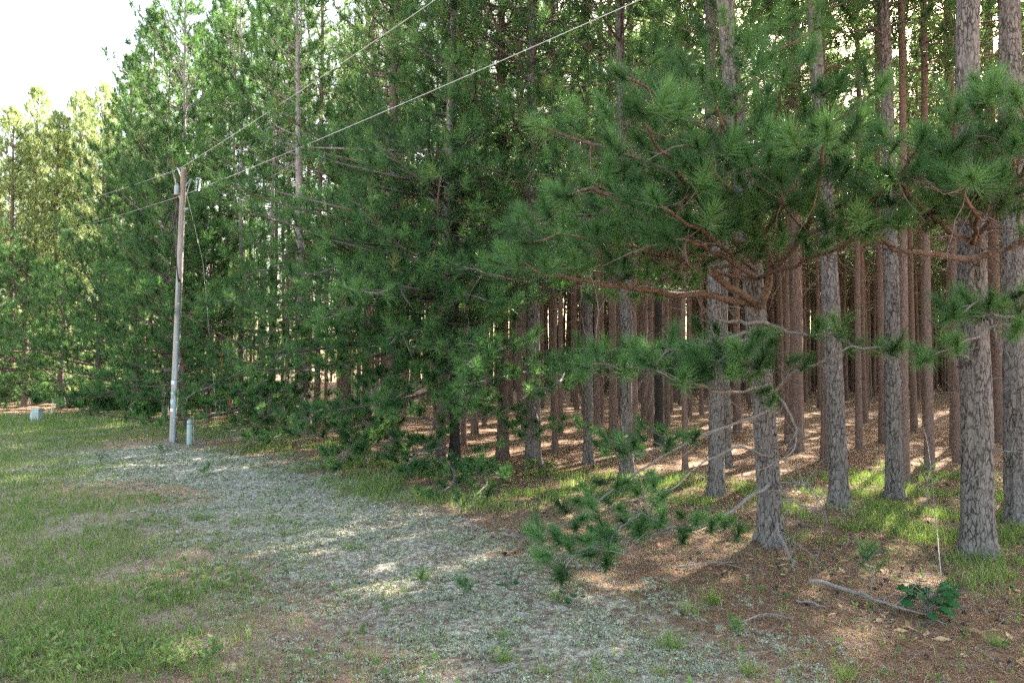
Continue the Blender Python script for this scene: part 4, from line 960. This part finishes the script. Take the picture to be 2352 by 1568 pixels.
def broadleaf(px, py, wpx, seed, label, n=40, hfac=.6, mat=None, lobed=True):
    x, y = ground_at(px, py); g = float(gz(x, y)); w = wpx / F * y; rr = np.random.RandomState(seed); root = empty('oak_seedling', (x, y, g)); tag(root, label, 'seedling')
    T = Tubes(); tris = []
    out_ = np.array([(0, 0), (.18, .10), (.22, .28), (.34, .16), (.42, .36), (.56, .18), (.66, .34), (.8, .14), (1, 0)])
    for i in range(n):
        az = rr.rand() * 6.28; rd = w * .5 * rr.rand() ** .6 * .8; z = w * hfac * (.35 + .65 * rr.rand()); b = np.array([math.cos(az) * rd, math.sin(az) * rd, z])
        T.add([(0, 0, 0), b * [.35, .35, .75], b], [.005, .004, .002], 4, cap=False); a2 = az + rr.randn() * .5; l = w * (.24 + .14 * rr.rand())
        u = np.array([math.cos(a2), math.sin(a2), .5 - 1.1 * rr.rand()]); v = norm(norm(np.cross(u, [0, 0, 1.])) + np.array([0, 0, rr.randn() * .45])); nrm = np.cross(v, u)
        pts = lambda s: [b + u * l * q[0] + v * s * l * q[1] + nrm * l * (.10 * q[1]) for q in out_]
        mid = [b + u * l * q[0] for q in out_]
        for s in (1, -1):
            e = pts(s)
            for j in range(len(out_) - 1): tris += [[mid[j], mid[j + 1], e[j + 1]], [mid[j], e[j + 1], e[j]]]
    link('stem', T.mesh('stem'), M_TWIG, root); V = np.array(tris); link('leaf_cluster', tri_mesh('leaves', V, np.repeat(rr.rand(n), len(V) // n)), mat or M_BROAD, root)
broadleaf(2135, 1412, 105, 1, 'dark green lobed oak seedling behind the fallen branch tip', 60, .7)
broadleaf(1165, 1360, 55, 2, 'small bright oak sprout among the lichen beside a pine seedling', 16)
broadleaf(1318, 1395, 55, 3, 'low oak sprout with a few wide leaves in the palest lichen', 10, .4)
broadleaf(1243, 1085, 62, 4, 'pale leafy bush at the foot of the stout trunk in sun', 40, .6, M_GRASS)
broadleaf(230, 1068, 28, 5, 'small upright broadleaf sprout on open ground before the utility pole', 14, 1.0)
broadleaf(2010, 1275, 40, 6, 'tiny oak sprout hidden behind the knee-high pine seedling', 10)

def tuft(px, py, wpx, hpx, seed, label, n=120, tl=.6):
    x, y = ground_at(px, py); g = float(gz(x, y)); rr = np.random.RandomState(seed); w = wpx / F * y * .25; h = hpx / F * y
    bx, by = rr.randn(n) * w * .5, rr.randn(n) * w * .5
    me = blades('grass_tuft', bx, by, rr, h * (.6 + .5 * rr.rand(n)), np.full(n, .0045), 1.6, np.clip(tl + .7 * (rr.rand(n) - .5), 0, 1), np.zeros(n) - .01)
    o = link('grass_tuft', me, M_GRASS); o.location = (x, y, g); tag(o, label, 'grass tuft', 'grass tufts on the open ground')
for i, (a, b_, w_, h_, l_, t_) in enumerate([
    (540, 1207, 60, 34, 'bright lime grass tuft alone on the lichen, left side', .62), (460, 1200, 100, 40, 'wide dark green grass tuft left of the bright lime one', .3),
    (1580, 1410, 60, 45, 'yellowing grass tuft below the hanging pine sprays', .75), (1545, 1500, 50, 75, 'tall wispy grass tuft between lichen and needle litter', .5),
    (1515, 1560, 70, 40, 'straw-coloured grass tuft at the bottom edge', .8), (1155, 1478, 80, 30, 'low green grass tuft in the middle of the lichen', .4),
    (460, 1560, 120, 50, 'long arching grass clump at the bottom edge', .45), (855, 1520, 70, 35, 'dry golden grass tuft on the sandy bare patch', .85),
    (1160, 1530, 60, 40, 'green grass tuft near the bottom beside a long stick', .45), (1640, 1390, 50, 55, 'thin upright grass tuft beside the bare litter twigs', .5),
    (1280, 1385, 60, 30, 'short dense grass tuft left of the wide-leaved oak sprout', .35), (1250, 1560, 50, 35, 'pale green grass tuft at bottom centre of lichen', .55),
    (950, 1130, 50, 40, 'glowing grass tuft in the sun strip under the edge pines', .6), (1720, 1560, 60, 45, 'loose pale grass tuft on the litter near bottom', .65),
    (1940, 1568, 60, 60, 'tall thin grass tuft at the bottom right litter', .5), (2290, 1480, 50, 50, 'faint green grass tuft near the lower corner', .5)]):
    tuft(a, b_, w_, h_, 500 + i, l_, tl=t_)

def stick(pts, r0, seed, label, name='fallen_branch', forks=3, mat=M_TWIG, lift=.03):
    W = []
    for (px, py, lf) in pts: x, y = ground_at(px, py); W.append([x, y, float(gz(x, y)) + lift + lf])
    W = np.array(W); o0 = W[0].copy(); W = smooth_path(W - o0, 4); rr = np.random.RandomState(seed); W[1:] += rr.randn(len(W) - 1, 3) * r0 * .4; T = Tubes()
    T.add(W, r0 * (1 - .75 * np.linspace(0, 1, len(W))), 8)
    for i in range(forks):
        p, tn, _ = along(W, .15 + .8 * rr.rand()); dead_branch(T, p, tn * .7 + np.append(rr.randn(2), .25 + .3 * rr.rand()), .12 + .35 * rr.rand(), rr, r0 * .4, .1, 1)
    o = link(name, T.mesh(name), mat); o.location = o0; tag(o, label, 'fallen branch', 'dead branches lying on the ground')
stick([(1045, 1208, .03), (1070, 1215, .12), (1080, 1228, .08), (1088, 1238, 0)], .022, 1, 'short curved grey branch lying on lichen near the hanging sprays', forks=0)
stick([(1160, 1280, 0), (1200, 1262, .03), (1250, 1240, .06), (1290, 1225, .02)], .03, 2, 'thick broken reddish branch lying among sticks under the lowest spray', forks=6, mat=M_BARK_RED)
stick([(1150, 1232, .02), (1190, 1245, .05), (1240, 1250, .04)], .016, 3, 'grey twiggy stick crossing behind the thick broken branch', forks=5)
stick([(1780, 1215, .45), (1790, 1260, .22), (1815, 1300, .08), (1830, 1320, .02)], .03, 4, 'lichen-grey limb leaning from the forked pine foot to the ground', forks=2)
stick([(1860, 1345, .03), (1950, 1365, .05), (2020, 1392, .05), (2080, 1410, .03), (2150, 1415, 0)], .024, 5, 'long forked grey branch lying towards the dark oak seedling', forks=8)
stick([(1820, 1258, .1), (1860, 1280, .05), (1895, 1302, 0)], .014, 6, 'straight pale stick beside the leaning limb', forks=1)
stick([(1555, 1305, 0), (1650, 1300, .03), (1710, 1310, 0)], .012, 7, 'thin grey branch lying on brown litter left of the leaning limb', forks=6)
stick([(1830, 1385, 0), (1870, 1395, .02), (1900, 1400, 0)], .014, 8, 'short thick bleached stick on bare litter', forks=0)
stick([(1130, 1560, 0), (1190, 1550, .01), (1250, 1537, 0)], .010, 9, 'long thin stick at the bottom of the lichen', forks=0)
stick([(360, 1020, 0), (410, 1024, .03), (470, 1023, 0)], .02, 10, 'pale fallen branch on open ground before the utility pole', forks=4)
stick([(530, 1050, 0), (590, 1030, .12), (640, 1012, .2), (690, 1005, .3)], .022, 11, 'long dark branch trailing out of the pines onto the grass', forks=7)
stick([(975, 1180, .0), (985, 1240, .02), (1010, 1275, .0)], .010, 12, 'slim dark twig lying across the pale lichen', forks=1)
stick([(2165, 1348, 0), (2150, 1270, .5), (2135, 1200, 1.1), (2118, 1150, 1.5)], .007, 13, 'bare thin dead sapling standing upright in the grass', 'dead_sapling', forks=5)
stick([(1700, 1440, 0), (1760, 1428, .04), (1830, 1430, .0)], .009, 14, 'dark crooked twig below the fallen branch on litter', forks=4)
stick([(790, 1445, 0), (840, 1440, .02), (880, 1450, 0)], .008, 15, 'small dark twig on sparse grass left of the lichen', forks=2)
stick([(1900, 1120, 0), (2000, 1128, .03), (2090, 1150, .02)], .012, 16, 'pale stick lying between two grey trunks in the sun', forks=3)
# low bushes under the far pines
rb = np.random.RandomState(9); BUSH = [(180, 935, 70), (250, 945, 80), (330, 955, 60), (100, 925, 60), (20, 922, 70)]
for i in range(20):
    xx = -36 + 26 * (i + rb.rand()) / 20; yy = float(edge(xx)) + 4 + 3 * rb.rand(); BUSH.append((CX + F * xx / yy, None, yy, xx))
for i in range(24):
    xx = -43 + 27 * (i + rb.rand()) / 24; yy = float(edge(xx)) + 1.2 + 1.6 * rb.rand(); BUSH.append((CX + F * xx / yy, None, yy, xx))
for i, B4 in enumerate(BUSH):
    if len(B4) == 3: px, py, w_ = B4; x, y = ground_at(px, py)
    else: x, y, w_ = B4[3], B4[2], 2.5 * F / B4[2] * (.7 + .5 * rb.rand())
    g = float(gz(x, y)); rr = np.random.RandomState(700 + i); n = 420 if i < 5 else 700; w = w_ / F * y * .5
    dv = norm(rr.randn(n, 3)); dv[:, 2] = np.abs(dv[:, 2]); Pp = dv * (rr.rand(n, 1) ** .4) * [w, w, w * 1.1]
    root = empty('undergrowth_bush', (x, y, g)); tag(root, ['dark bush right of the white stake', 'dark bush furthest right, under the bushy pine beside the pole', 'rounded dark bush between the two other bushes right of the stake', 'dark bush just behind the utility box', 'low dark bush by the frame edge, beyond the utility box'][[0, 2, 1, 3, 4][i]] if i < 5 else 'dark leafy thicket closing the ground beneath and behind the far left pines', 'bush', 'bushes under the far pines')
    T = Tubes()
    for j in range(30): T.add([(0, 0, 0), Pp[j] * .5 + [0, 0, .05], Pp[j]], [.012, .008, .004], 4, cap=False)
    link('stem', T.mesh('stem'), M_BARK_DARK, root); link('foliage', needles('foliage', Pp, norm(Pp + [0, 0, .3]), np.full(n, .8), 14, rr, .14, .03), M_BROAD, root)
